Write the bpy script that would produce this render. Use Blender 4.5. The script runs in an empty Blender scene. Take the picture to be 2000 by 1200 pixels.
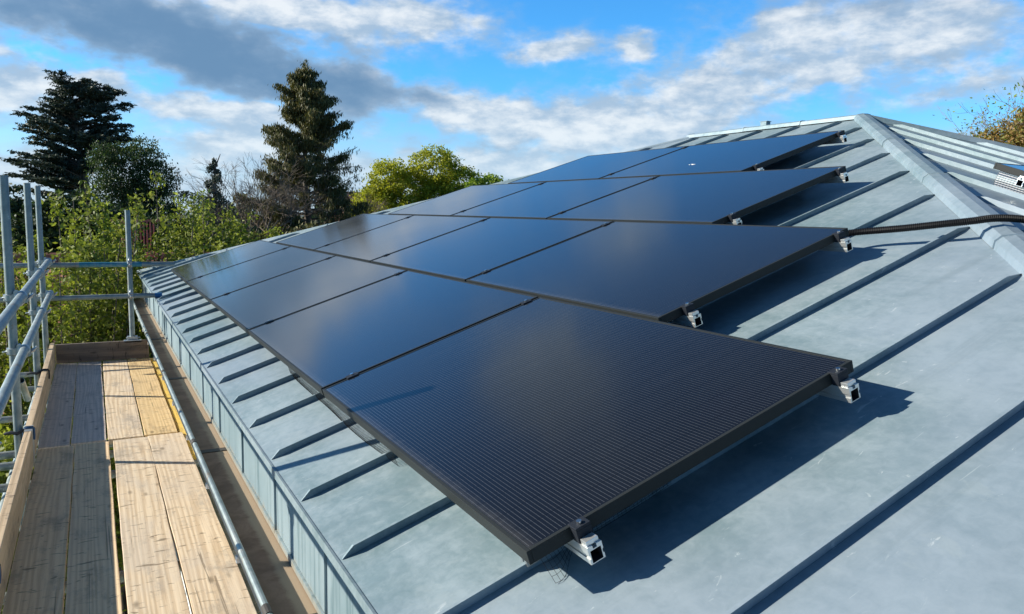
import bpy, math, random
import numpy as np
from mathutils import Matrix, Vector
R = math.radians
S = bpy.context.scene
COL = S.collection

# ------------------------------------------------------------------ camera
def cam_axes(yaw, pitch, roll):
    f = Vector((math.sin(yaw)*math.cos(pitch), math.cos(yaw)*math.cos(pitch), math.sin(pitch)))
    r = Vector((math.cos(yaw), -math.sin(yaw), 0)); u = r.cross(f)
    return r*math.cos(roll)+u*math.sin(roll), u*math.cos(roll)-r*math.sin(roll), f
cd = bpy.data.cameras.new('camera'); cam = bpy.data.objects.new('camera', cd); COL.objects.link(cam)
cr, cu, cf = cam_axes(0.5036, -0.121, 0.0208)
CAM = Vector((-0.8162, -1.3917, 0.7438))
M = Matrix.Identity(4)
for i in range(3):
    M[i][0] = cr[i]; M[i][1] = cu[i]; M[i][2] = -cf[i]; M[i][3] = CAM[i]
cam.matrix_world = M
cd.sensor_width = 36; cd.lens = 26.774; cd.clip_start = 0.05; cd.clip_end = 3000
S.camera = cam

# ------------------------------------------------------------------ sun, sky, exposure
SUN = Vector((-1.0, 0.5, 0.53)).normalized()          # towards the sun
EL = math.asin(SUN.z); AZ = math.atan2(SUN.x, SUN.y)
sd = bpy.data.lights.new('sun', 'SUN'); sd.energy = 5.0; sd.angle = R(0.5); sd.color = (1.0, 0.93, 0.79)
so = bpy.data.objects.new('sun', sd); COL.objects.link(so)
so.rotation_euler = SUN.to_track_quat('Z', 'Y').to_euler()
S.view_settings.view_transform = 'Standard'; S.view_settings.look = 'None'
S.view_settings.exposure = 0.60; S.view_settings.gamma = 1.0
S.cycles.max_bounces = 8; S.cycles.transparent_max_bounces = 8

class NT:
    """tiny node-graph builder"""
    def __init__(s, tree):
        s.t = tree; s.t.nodes.clear()
    def n(s, typ, **kw):
        nd = s.t.nodes.new(typ)
        for k, v in kw.items():
            if k in ('i',):
                for kk, vv in v.items():
                    if isinstance(vv, bpy.types.NodeSocket): s.t.links.new(vv, nd.inputs[kk])
                    else: nd.inputs[kk].default_value = vv
            else: setattr(nd, k, v)
        return nd
    def link(s, a, b): s.t.links.new(a, b)
    def m(s, op, a, b=None, c=None, clamp=False):
        nd = s.t.nodes.new('ShaderNodeMath'); nd.operation = op; nd.use_clamp = clamp
        for k, v in enumerate((a, b, c)):
            if v is None: continue
            if isinstance(v, bpy.types.NodeSocket): s.t.links.new(v, nd.inputs[k])
            else: nd.inputs[k].default_value = v
        return nd.outputs[0]
    def ss(s, x, a, b):                     # smoothstep
        nd = s.n('ShaderNodeMapRange', interpolation_type='SMOOTHSTEP')
        s.link(x, nd.inputs[0]) if isinstance(x, bpy.types.NodeSocket) else None
        nd.inputs[1].default_value = a; nd.inputs[2].default_value = b
        return nd.outputs[0]
    def mix(s, f, a, b, blend='MIX'):
        nd = s.n('ShaderNodeMix', data_type='RGBA', blend_type=blend)
        for v, k in ((f, 0), (a, 6), (b, 7)):
            if isinstance(v, bpy.types.NodeSocket): s.link(v, nd.inputs[k])
            else: nd.inputs[k].default_value = v if k == 0 else (*v, 1)
        return nd.outputs[2]
    def noise(s, vec, scale, detail=4, rough=.55, dist=0.0):
        nd = s.n('ShaderNodeTexNoise', i={'Scale': scale, 'Detail': detail, 'Roughness': rough, 'Distortion': dist})
        if vec is not None: s.link(vec, nd.inputs['Vector'])
        return nd.outputs[0]
    def mapping(s, vec, scale=(1, 1, 1), loc=(0, 0, 0), rot=(0, 0, 0)):
        nd = s.n('ShaderNodeMapping', i={'Vector': vec, 'Scale': scale, 'Location': loc, 'Rotation': rot})
        return nd.outputs[0]

w = bpy.data.worlds.new('World'); S.world = w; w.use_nodes = True
g = NT(w.node_tree)
tc = g.n('ShaderNodeTexCoord').outputs['Generated']
sky = g.n('ShaderNodeTexSky', sky_type='NISHITA', sun_disc=False, sun_elevation=EL, sun_rotation=AZ, air_density=1.0, dust_density=0.3, ozone_density=2.0)
hs = g.n('ShaderNodeHueSaturation', i={'Hue': 0.497, 'Saturation': 1.12, 'Value': 1.0, 'Color': sky.outputs[0]})
sep = g.n('ShaderNodeSeparateXYZ', i={0: tc})
el = g.m('MULTIPLY', g.m('ARCSINE', sep.outputs[2]), 57.2958)
tint = g.mix(g.ss(el, -2, 11), (.076, .100, .170), (.052, .134, .195))
tint = g.mix(g.ss(el, 15, 42), tint, (.040, .052, .060))
tint = g.mix(g.m('MULTIPLY', g.ss(sep.outputs[1], .15, -.5), .5), tint, (.03, .045, .06))
skyc = g.n('ShaderNodeVectorMath', operation='MULTIPLY', i={0: hs.outputs[0], 1: tint}).outputs[0]
az = g.m('MULTIPLY', g.m('ARCTAN2', sep.outputs[0], sep.outputs[1]), 57.2958)
# cloud layer seen in perspective
zz = g.m('ADD', g.m('MAXIMUM', sep.outputs[2], 0.0), 0.10)
cx = g.m('DIVIDE', sep.outputs[0], zz); cy = g.m('DIVIDE', sep.outputs[1], zz)
cv = g.n('ShaderNodeCombineXYZ', i={0: cx, 1: cy, 2: 0.3}).outputs[0]
av = g.n('ShaderNodeCombineXYZ', i={0: az, 1: g.m('MULTIPLY', el, 1.75), 2: 0.0}).outputs[0]
n1 = g.noise(cv, 1.3, 8, .58, .5)
n2 = g.noise(av, .20, 8, .56, .15)
n3 = g.noise(av, .55, 7, .58, .1)
n4 = g.noise(g.mapping(av, (1, 1.25, 1), loc=(3, 7, 0)), .34, 8, .6, .1)
n5 = g.noise(g.mapping(av, (1, 1, 1), loc=(31, 17, 0)), .30, 5, .5, .1)
n6 = g.noise(g.mapping(av, (1, 1, 1), loc=(57, 3, 0)), .22, 5, .5, .1)
wob = g.m('MULTIPLY', g.m('SUBTRACT', n6, .5), 9.0)
wob2 = g.m('MULTIPLY', g.m('SUBTRACT', n5, .5), 5.0)
def blob(a0, e0, sa, se, tilt, wt):
    c, s_ = math.cos(R(tilt)), math.sin(R(tilt))
    da = g.m('ADD', g.m('SUBTRACT', az, a0), wob); de = g.m('ADD', g.m('SUBTRACT', el, e0), g.m('MULTIPLY', wob2, .5))
    u = g.m('DIVIDE', g.m('ADD', g.m('MULTIPLY', da, c), g.m('MULTIPLY', de, s_)), sa)
    v = g.m('DIVIDE', g.m('SUBTRACT', g.m('MULTIPLY', de, c), g.m('MULTIPLY', da, s_)), se)
    r2 = g.m('ADD', g.m('MULTIPLY', u, u), g.m('MULTIPLY', v, v))
    return g.m('MULTIPLY', g.m('EXPONENT', g.m('MULTIPLY', r2, -1.0)), wt)
def total(bl):
    t = None
    for b in bl:
        x = blob(*b); t = x if t is None else g.m('ADD', t, x)
    return t
# (azimuth, elevation, half width, half height, tilt, weight) in degrees
CLOUDS = [(22.3, 13.5, 4.2, 1.5, -4, 1.25), (12, 13.6, 6.5, 1.5, -7, 1.3), (4, 15.2, 8.5, 1.7, -4, .9), (-4, 9.6, 2.0, 1.5, 0, .7),
          (-4, 6.6, 5.0, 1.7, 0, .9), (5, 6.9, 6.0, 1.0, -5, .75), (10.8, 6.6, 4, .8, -2, .9), (7.5, 4.0, 5.0, 1.4, 0, .9), (12, 4.6, 3, 1.1, 0, .8), (.5, 8.2, 3.5, .8, 10, .5),
          (31, 11.7, 3.6, 1.1, 6, 1.1), (38, 12.1, 1.9, .9, 6, 1.1), (27, 7.2, 8.0, 1.6, -6, 1.25), (33, 6.0, 5.0, .9, -4, .8),
          (42, 8.7, 7.5, 2.1, 3, 1.1), (38, 6.0, 6, 1.3, 3, .8), (47, 5.6, 5, 1.0, 0, .5), (55, 12.3, 8.5, 2.6, -3, 1.2), (46, 12.0, 3.5, 1.0, 15, .6), (18, 10.8, 3, .8, -5, .4), (47.5, 13.9, 2.0, .6, 8, .9), (58, 8.0, 6, 1.1, 8, .7), (60, 5, 5, .9, 4, .6), (50, 9.8, 3, .8, 20, .5),
          (24, 3.2, 10, 1.4, 0, .9), (36, 3.2, 9, 1.2, 0, .9), (8, 1.4, 14, 1.2, 0, .9), (-5, 2.2, 7, 1.4, 0, .8)]
DARKS = [(-1, 12.6, 8, 2.6, -4, .8), (5, 11.2, 7.0, 2.3, -12, .8), (11.5, 9.4, 6.5, 2.1, -12, .95), (16.5, 8.9, 5.0, 1.8, -8, .7), (22, 8.2, 4.5, 1.0, -12, .35), (-4, 5.0, 6, .9, 0, .4), (6, 3.2, 8, .7, 0, .3),
         (53, 13.8, 8.5, 1.7, 0, .60), (30, 5.2, 9, .7, 0, .4), (44, 9.9, 6, .9, 3, .38), (41, 7.0, 7, .7, 0, .3), (57, 10.4, 5, .8, 0, .3)]
cl = total(CLOUDS); dk = g.m('SUBTRACT', 1.0, g.m('EXPONENT', g.m('MULTIPLY', total(DARKS), -1.0)))
hi = g.m('ADD', g.m('MULTIPLY', g.ss(el, 15, 20), g.m('ADD', .05, g.m('MULTIPLY', g.ss(n1, .50, .68), .55))), g.m('ADD', blob(19, 29.0, 5, 4.5, 30, 1.35), blob(30, 23, 4, 2, 10, .4)))
tex = g.m('ADD', g.m('MULTIPLY', g.m('SUBTRACT', n2, .5), 1.5), g.m('MULTIPLY', g.m('SUBTRACT', n3, .5), .95))
base = g.m('ADD', g.m('MAXIMUM', cl, g.m('MULTIPLY', dk, 1.7)), hi)
dens = g.m('ADD', base, g.m('MULTIPLY', tex, g.m('ADD', .5, g.m('MULTIPLY', g.ss(base, 0, .4), .5))))
cov = g.m('MULTIPLY', g.ss(dens, .04, .92), .95)
shade = g.ss(g.m('ADD', g.m('SUBTRACT', dk, g.m('MULTIPLY', cl, .22)), g.m('MULTIPLY', tex, .42)), -.05, .80)
core = g.ss(g.m('ADD', g.m('MULTIPLY', cl, .42), g.m('MULTIPLY', g.m('SUBTRACT', n4, .5), 2.9)), -.05, 1.05)
lit = g.mix(core, (.34, .46, .60), (.74, .78, .81))
ccol = g.mix(shade, lit, (.130, .235, .38))
ccol = g.mix(g.ss(el, 17, 38), ccol, g.mix(core, (.10, .16, .25), (.27, .34, .44)))
fin = g.mix(cov, skyc, ccol)
hmix = g.mix(g.m('MULTIPLY', g.ss(el, 9.0, 0.0), .50), fin, (.50, .68, .82))
bg = g.n('ShaderNodeBackground', i={'Color': hmix, 'Strength': 0.78})
g.link(bg.outputs[0], g.n('ShaderNodeOutputWorld').inputs[0])

# ------------------------------------------------------------------ materials
MAT = {}
def mat(name, base=(.5, .5, .5), rough=.5, metal=0.0, build=None, spec=.5):
    if name in MAT: return MAT[name]
    m = bpy.data.materials.new(name); m.use_nodes = True
    g = NT(m.node_tree)
    b = g.n('ShaderNodeBsdfPrincipled', i={'Base Color': (*base, 1), 'Roughness': rough, 'Metallic': metal, 'Specular IOR Level': spec})
    out = g.n('ShaderNodeOutputMaterial'); g.link(b.outputs[0], out.inputs[0])
    if build: build(g, b, out)
    MAT[name] = m; return m
def bump(g, b, h, dist, strength=.5):
    nd = g.n('ShaderNodeBump', i={'Height': h, 'Distance': dist, 'Strength': strength})
    g.link(nd.outputs[0], b.inputs['Normal'])
def objco(g): return g.n('ShaderNodeTexCoord').outputs['Object']

def b_zinc(g, b, out, dark=.77, scr=1.0):
    o = objco(g)
    a = g.noise(o, 1.1, 5, .6, .8); a2 = g.noise(g.mapping(o, (5, 1.6, 5)), 1.0, 6, .65, .6); a3 = g.noise(g.mapping(o, (3, 3, 3)), 9, 5, .7, .4)
    k = g.m('ADD', g.m('ADD', g.m('MULTIPLY', a, .36), g.m('MULTIPLY', a2, .34)), g.m('MULTIPLY', a3, .30))
    c = g.mix(g.ss(k, .36, .64), tuple(v*dark for v in (.205, .300, .335)), tuple(v*dark for v in (.395, .486, .535)))
    lv = g.noise(o, .55, 3, .5)
    c = g.mix(g.m('MULTIPLY', g.ss(lv, .42, .62), .5), c, tuple(v*dark for v in (.34, .41, .51)))
    # chalky scuffs
    s1 = g.noise(g.mapping(o, (10, 24, 10), rot=(0, 0, .25)), 1.0, 5, .65, .9)
    s2 = g.noise(o, 1.7, 3, .6)
    sc = g.m('MULTIPLY', g.ss(s1, .635, .71), g.ss(s2, .42, .58))
    s3 = g.noise(g.mapping(o, (4, 60, 4), rot=(0, 0, -.35)), 1.0, 3, .6, .5)
    sc2 = g.m('MULTIPLY', g.ss(s3, .70, .74), .5)
    c = g.mix(g.m('MULTIPLY', g.m('MAXIMUM', sc, sc2), .50*scr), c, (.60, .65, .67))
    runs = g.noise(g.mapping(o, (.5, 9, .5)), 1.0, 5, .65, .3)
    c = g.mix(g.m('MULTIPLY', g.ss(runs, .52, .70), .30), c, tuple(v*dark for v in (.20, .27, .31)))
    ft = g.noise(g.mapping(o, (4, 3, 4), loc=(9, 2, 4)), 1.0, 6, .7, 1.2)
    c = g.mix(g.m('MULTIPLY', g.ss(ft, .56, .66), .22), c, tuple(v*dark for v in (.46, .53, .55)))
    g.link(c, b.inputs['Base Color'])
    g.link(g.m('ADD', .34, g.m('MULTIPLY', k, .34)), b.inputs['Roughness'])
    bump(g, b, g.m('ADD', g.m('MULTIPLY', g.noise(g.mapping(o, (1, 2.2, 1)), 2.0, 2, .5), 1.0), g.m('MULTIPLY', a3, .03)), .022, .5)
ZINC = mat('zinc_sheet', metal=.10, spec=.25, build=b_zinc)
ZCAP = mat('zinc_cap', metal=.15, spec=.3, build=lambda g, b, o: b_zinc(g, b, o, .77, .7))
def b_fascia(g, b, out):
    o = objco(g)
    st = g.noise(g.mapping(o, (1, 26, 1.2)), 1.0, 5, .7, .2); k = g.noise(o, 2.0, 4, .6)
    lo = g.n('ShaderNodeSeparateXYZ', i={0: o}).outputs[2]
    c = g.mix(g.ss(k, .35, .65), (.235, .315, .345), (.31, .39, .42))
    c = g.mix(g.m('MULTIPLY', g.ss(st, .50, .66), .8), c, (.13, .20, .225))
    c = g.mix(g.m('MULTIPLY', g.ss(g.m('ADD', lo, g.m('MULTIPLY', g.noise(g.mapping(o, (1, 14, 1)), 1, 4), .10)), -.50, -.555), .8), c, (.34, .31, .25))
    g.link(c, b.inputs['Base Color'])
FASC = mat('zinc_fascia', rough=.5, metal=.2, build=b_fascia)
def b_gutter(g, b, out):
    o = objco(g); k = g.noise(o, 6, 6, .7, .5); k2 = g.noise(g.mapping(o, (1, .4, 1)), 2.5, 3)
    xx = g.n('ShaderNodeSeparateXYZ', i={0: o}).outputs[0]
    c = g.mix(g.ss(k, .35, .68), (.17, .10, .065), (.30, .19, .13))
    c = g.mix(g.m('MULTIPLY', g.ss(k2, .5, .62), .5), c, (.26, .18, .13))
    edge = g.ss(g.m('ADD', xx, g.m('MULTIPLY', k, .05)), -.250, -.225)  # sunlit strip beside the fascia, painted into the lining as lighter tan
    c = g.mix(g.m('MULTIPLY', edge, .9), c, (.38, .29, .20))
    g.link(c, b.inputs['Base Color']); bump(g, b, k, .004)
GUTTER = mat('gutter_lining', rough=.85, build=b_gutter)

def b_galv(g, b, out):
    o = objco(g); k = g.noise(o, 9, 6, .7, .3); k2 = g.noise(g.mapping(o, (1.5, 1.5, 1.5)), 1.4, 4, .7, 1)
    c = g.mix(g.ss(k, .3, .7), (.20, .245, .25), (.33, .385, .39))
    c = g.mix(g.m('MULTIPLY', g.ss(k2, .52, .70), .65), c, (.48, .50, .48))
    c = g.mix(g.m('MULTIPLY', g.ss(g.noise(o, 4.3, 6, .75), .56, .63), .7), c, (.24, .17, .11))
    c = g.mix(g.m('MULTIPLY', g.ss(g.noise(o, 38, 4, .7), .63, .68), .7), c, (.62, .62, .58))
    g.link(c, b.inputs['Base Color']); g.link(g.m('ADD', .38, g.m('MULTIPLY', k, .3)), b.inputs['Roughness'])
GALV = mat('galvanised_tube', metal=.45, build=b_galv)
CLAMP = mat('coupler_steel', (.42, .46, .48), .38, .7)
BLUEP = mat('blue_paint', (.03, .16, .38), .5)
BLUET = mat('blue_green_tube', metal=.2, rough=.45, build=lambda g, b, o: g.link(g.mix(g.ss(g.noise(objco(g), 5, 5, .7), .45, .6), (.05, .25, .33), (.25, .38, .41)), b.inputs['Base Color']))

def wood(name, a, c2, weather=.3, grey=(.30, .29, .28), grain='Y'):
    def bw(g, b, out):
        o = objco(g)
        rnd = g.n('ShaderNodeObjectInfo').outputs['Random']
        off = g.n('ShaderNodeCombineXYZ', i={0: g.m('MULTIPLY', rnd, 17), 1: g.m('MULTIPLY', rnd, 31), 2: 0.0}).outputs[0]
        v = g.n('ShaderNodeVectorMath', operation='ADD', i={0: o, 1: off}).outputs[0]
        sc1 = (9, .55, 9) if grain == 'Y' else (.55, 9, 9)
        sc2 = (90, 1.5, 90) if grain == 'Y' else (1.5, 90, 90)
        warp = g.noise(g.mapping(v, tuple(x*.45 for x in sc1)), 1.0, 3, .5, .7)
        # growth rings seen lengthways
        xs = g.n('ShaderNodeSeparateXYZ', i={0: v}).outputs[0 if grain == 'Y' else 1]
        ring = g.m('SINE', g.m('ADD', g.m('MULTIPLY', xs, 210), g.m('MULTIPLY', warp, 42)))
        fib = g.noise(g.mapping(v, sc2), 1.0, 4, .7, .3)
        blot = g.noise(g.mapping(v, (3.0, 1.4, 3.0)), 1.0, 5, .65, .6)
        k = g.m('ADD', g.m('MULTIPLY', g.m('ADD', g.m('MULTIPLY', ring, .5), .5), .24), g.m('MULTIPLY', fib, .76))
        c = g.mix(g.ss(k, .30, .68), c2, a)
        c = g.mix(g.m('MULTIPLY', g.ss(blot, .40, .66), weather), c, grey)
        # cross dents / knots / dirt
        kv = g.n('ShaderNodeTexVoronoi', feature='F1', i={'Vector': g.mapping(v, (7, 2.6, 7) if grain == 'Y' else (2.6, 7, 7)), 'Scale': 1.0, 'Randomness': 1.0}).outputs['Distance']
        kn = g.m('SUBTRACT', 1.0, g.ss(kv, .03, .13))
        dent = g.noise(g.mapping(v, (9, 38, 9) if grain == 'Y' else (38, 9, 9)), 1.0, 4, .6, .8)
        st = g.noise(g.mapping(v, (2.2, .9, 2.2) if grain == 'Y' else (.9, 2.2, 2.2), loc=(5, 3, 1)), 2.6, 7, .74, .15)
        c = g.mix(g.m('MULTIPLY', g.ss(st, .50, .68), .62), c, tuple(x*.55 for x in grey))
        crk = g.noise(g.mapping(v, (46, .8, 46) if grain == 'Y' else (.8, 46, 46)), 1.0, 3, .6, .8)
        c = g.mix(g.m('MULTIPLY', g.ss(crk, .66, .70), .7), c, tuple(x*.3 for x in c2))
        dirt = g.m('MAXIMUM', g.m('MULTIPLY', kn, .75), g.m('MULTIPLY', g.ss(dent, .60, .66), .8))
        c = g.mix(dirt, c, tuple(x*.35 for x in c2))
        g.link(c, b.inputs['Base Color'])
        bump(g, b, g.m('SUBTRACT', k, g.m('MULTIPLY', dirt, .5)), .003, .5)
    return mat(name, rough=.75, build=bw)
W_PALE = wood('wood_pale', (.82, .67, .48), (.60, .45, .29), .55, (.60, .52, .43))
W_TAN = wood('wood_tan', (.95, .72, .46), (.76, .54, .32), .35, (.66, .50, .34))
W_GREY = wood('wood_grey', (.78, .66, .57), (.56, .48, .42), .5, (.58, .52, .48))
W_GOLD = wood('wood_gold', (.80, .60, .32), (.64, .45, .22), .2, (.45, .33, .2))
W_YEL = wood('wood_yellow', (.85, .60, .12), (.72, .48, .08), .1)
W_TOE = wood('wood_toe', (.64, .48, .31), (.46, .33, .20), .3, (.36, .29, .22))
W_END = wood('wood_end', (.24, .18, .13), (.13, .10, .08), .3, (.1, .09, .08), 'X')

FRAME = mat('black_anodised', (.024, .027, .027), .5, .0, spec=.18)
BACK = mat('backsheet', (.008, .008, .01), .6)
ALU = mat('mill_aluminium', (.78, .80, .80), .28, .75)
ALUIN = mat('rail_inside', (.02, .02, .025), .7)
BLK = mat('black_clamp', (.020, .023, .030), .5, .0, spec=.2)
BOLT = mat('bolt_steel', (.75, .75, .75), .2, 1.0)
SCLAMP = mat('seam_clamp_alu', (.28, .30, .31), .4, .6)
WIRE = mat('black_wire', (.015, .015, .017), .5)
COND = mat('black_conduit', (.006, .006, .007), .5, spec=.25)
DROP = mat('dried_dropping', (.8, .8, .78), .9)
PITCH_C = .1815; NW = 16
def b_cells(g, b, out):
    o = objco(g); sx = g.n('ShaderNodeSeparateXYZ', i={0: o})
    t = sx.outputs[0]; s = sx.outputs[1]
    tt = g.m('SUBTRACT', t, .0115)
    cf_ = g.m('FRACT', g.m('DIVIDE', tt, PITCH_C))               # inside one string of cells
    wf = g.m('FRACT', g.m('MULTIPLY', cf_, float(NW)))
    line = g.m('SUBTRACT', 1.0, g.ss(g.m('ABSOLUTE', g.m('SUBTRACT', wf, .5)), .035, .075))
    gap = g.m('MULTIPLY', g.ss(cf_, .010, .020), g.m('SUBTRACT', 1.0, g.ss(cf_, .980, .990)))
    sf = g.m('FRACT', g.m('DIVIDE', s, .0925))
    sgap = g.m('MULTIPLY', g.ss(sf, .006, .014), g.m('SUBTRACT', 1.0, g.ss(sf, .986, .994)))
    pf = g.m('ABSOLUTE', g.m('SUBTRACT', g.m('FRACT', g.m('DIVIDE', s, .0185)), .5))
    pad = g.m('SUBTRACT', 1.0, g.ss(pf, .05, .09))
    mar = g.m('MULTIPLY', g.ss(s, .016, .018), g.m('SUBTRACT', 1.0, g.ss(s, 1.704, 1.706)))
    wire = g.m('MULTIPLY', g.m('MULTIPLY', line, gap), mar)
    wire = g.m('MULTIPLY', wire, g.m('ADD', .78, g.m('MULTIPLY', pad, .22)))
    wire = g.m('MULTIPLY', wire, g.m('ADD', .25, g.m('MULTIPLY', sgap, .75)))
    cell = g.mix(g.noise(o, 3, 3), (.0055, .0066, .0105), (.0072, .0085, .0130))
    cell = g.mix(g.m('MULTIPLY', g.m('SUBTRACT', 1.0, sgap), .8), cell, (.002, .002, .003))
    c = g.mix(wire, cell, (.085, .092, .105))
    dust = g.m('ADD', g.m('MULTIPLY', g.noise(g.mapping(o, (2, 3, 1)), 2.0, 5, .7), .004), 0.0)
    c = g.mix(g.m('MULTIPLY', g.ss(g.noise(o, 140, 2, .5), .80, .84), .3), c, (.5, .5, .5))
    low = g.m('MULTIPLY', g.ss(g.m('ADD', t, g.m('MULTIPLY', g.noise(g.mapping(o, (3, 9, 1)), 3.0, 4, .7), .05)), .075, .012), .10)
    run = g.m('MULTIPLY', g.ss(g.noise(g.mapping(o, (.8, 14, 1)), 1.0, 4, .6), .58, .75), .012)
    c2 = g.mix(g.m('ADD', g.m('ADD', dust, low), run), c, (.45, .43, .38))
    g.link(c2, b.inputs['Base Color'])
    b.inputs['Roughness'].default_value = .5; b.inputs['Specular IOR Level'].default_value = .0
    b.inputs['Coat Weight'].default_value = 1.0; b.inputs['Coat IOR'].default_value = 1.5
    g.link(g.m('ADD', .085, g.m('MULTIPLY', g.noise(o, 1.5, 4, .6), .07)), b.inputs['Coat Roughness'])
CELLS = mat('solar_glass', build=b_cells)

WHITE = mat('white_render', rough=.8, build=lambda g, b, o: g.link(g.mix(g.ss(g.noise(objco(g), 3, 5, .7), .4, .7), (.74, .75, .73), (.60, .61, .59)), b.inputs['Base Color']))
UPVC = mat('white_frame', (.78, .80, .80), .35)
GLASS = mat('window_glass', (.02, .025, .03), .05, 0, spec=.8)

def leafmat(name, cols, trans=.35, rough=.55):
    """foliage: colour differs from leaf to leaf"""
    def bl(g, b, out):
        r = g.n('ShaderNodeNewGeometry').outputs['Random Per Island']
        cr_ = g.n('ShaderNodeValToRGB', i={0: r}); e = cr_.color_ramp.elements
        while len(e) < len(cols): e.new(.5)
        for k, c in enumerate(cols): e[k].position = k/(len(cols)-1); e[k].color = (*c, 1)
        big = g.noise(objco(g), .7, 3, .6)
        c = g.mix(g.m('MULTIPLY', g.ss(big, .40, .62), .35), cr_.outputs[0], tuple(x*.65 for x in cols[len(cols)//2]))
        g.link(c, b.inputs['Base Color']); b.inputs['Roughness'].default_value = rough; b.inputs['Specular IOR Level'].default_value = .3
        tr = g.n('ShaderNodeBsdfTranslucent'); g.link(g.mix(1.0, c, (1.0, 1.0, .55), 'MULTIPLY'), tr.inputs[0])
        mx = g.n('ShaderNodeMixShader', i={0: trans}); g.link(b.outputs[0], mx.inputs[1]); g.link(tr.outputs[0], mx.inputs[2])
        g.link(mx.outputs[0], out.inputs[0])
    return mat(name, build=bl)
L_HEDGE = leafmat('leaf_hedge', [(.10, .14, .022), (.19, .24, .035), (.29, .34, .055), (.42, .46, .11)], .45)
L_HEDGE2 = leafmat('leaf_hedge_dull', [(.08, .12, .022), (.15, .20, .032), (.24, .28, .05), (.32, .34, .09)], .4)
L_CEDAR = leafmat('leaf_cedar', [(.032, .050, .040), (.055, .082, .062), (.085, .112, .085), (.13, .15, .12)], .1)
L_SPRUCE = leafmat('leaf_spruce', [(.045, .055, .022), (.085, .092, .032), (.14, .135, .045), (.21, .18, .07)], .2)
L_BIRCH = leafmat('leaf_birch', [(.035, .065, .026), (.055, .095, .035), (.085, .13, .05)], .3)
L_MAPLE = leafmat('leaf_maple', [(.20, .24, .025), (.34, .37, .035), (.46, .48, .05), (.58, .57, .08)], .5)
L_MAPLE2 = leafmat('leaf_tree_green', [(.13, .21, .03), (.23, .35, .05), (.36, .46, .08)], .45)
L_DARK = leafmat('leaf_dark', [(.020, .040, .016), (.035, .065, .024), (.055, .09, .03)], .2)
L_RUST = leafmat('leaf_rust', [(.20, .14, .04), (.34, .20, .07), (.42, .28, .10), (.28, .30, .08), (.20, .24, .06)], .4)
BARK = mat('bark', rough=.9, build=lambda g, b, o: g.link(g.mix(g.ss(g.noise(g.mapping(objco(g), (6, 6, 1.5)), 2, 5, .7), .35, .65), (.07, .055, .042), (.17, .145, .12)), b.inputs['Base Color']))
TWIG = mat('twig_grey', rough=.9, build=lambda g, b, o: g.link(g.mix(g.noise(objco(g), 2, 3), (.13, .10, .075), (.27, .22, .17)), b.inputs['Base Color']))
TILE = mat('roof_tile', rough=.8, build=lambda g, b, o: (g.link(g.mix(g.ss(g.noise(objco(g), 6, 5, .7), .35, .65), (.22, .085, .055), (.40, .17, .11)), b.inputs['Base Color'])))
def b_brick(g, b, out):
    br = g.n('ShaderNodeTexBrick', i={'Vector': g.mapping(objco(g), (1, 1, 1), rot=(R(90), 0, 0)), 'Color1': (.28, .12, .08, 1), 'Color2': (.20, .09, .06, 1), 'Mortar': (.35, .32, .28, 1), 'Scale': 4.4, 'Mortar Size': .02})
    g.link(br.outputs[0], b.inputs['Base Color'])
BRICK = mat('brick', rough=.85, build=b_brick)
REDP = mat('red_paint', (.50, .13, .10), .6)
GRASS = mat('grass_ground', rough=.95, build=lambda g, b, o: g.link(g.mix(g.ss(g.noise(objco(g), .25, 6, .65), .35, .65), (.035, .06, .018), (.085, .11, .035)), b.inputs['Base Color']))

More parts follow.
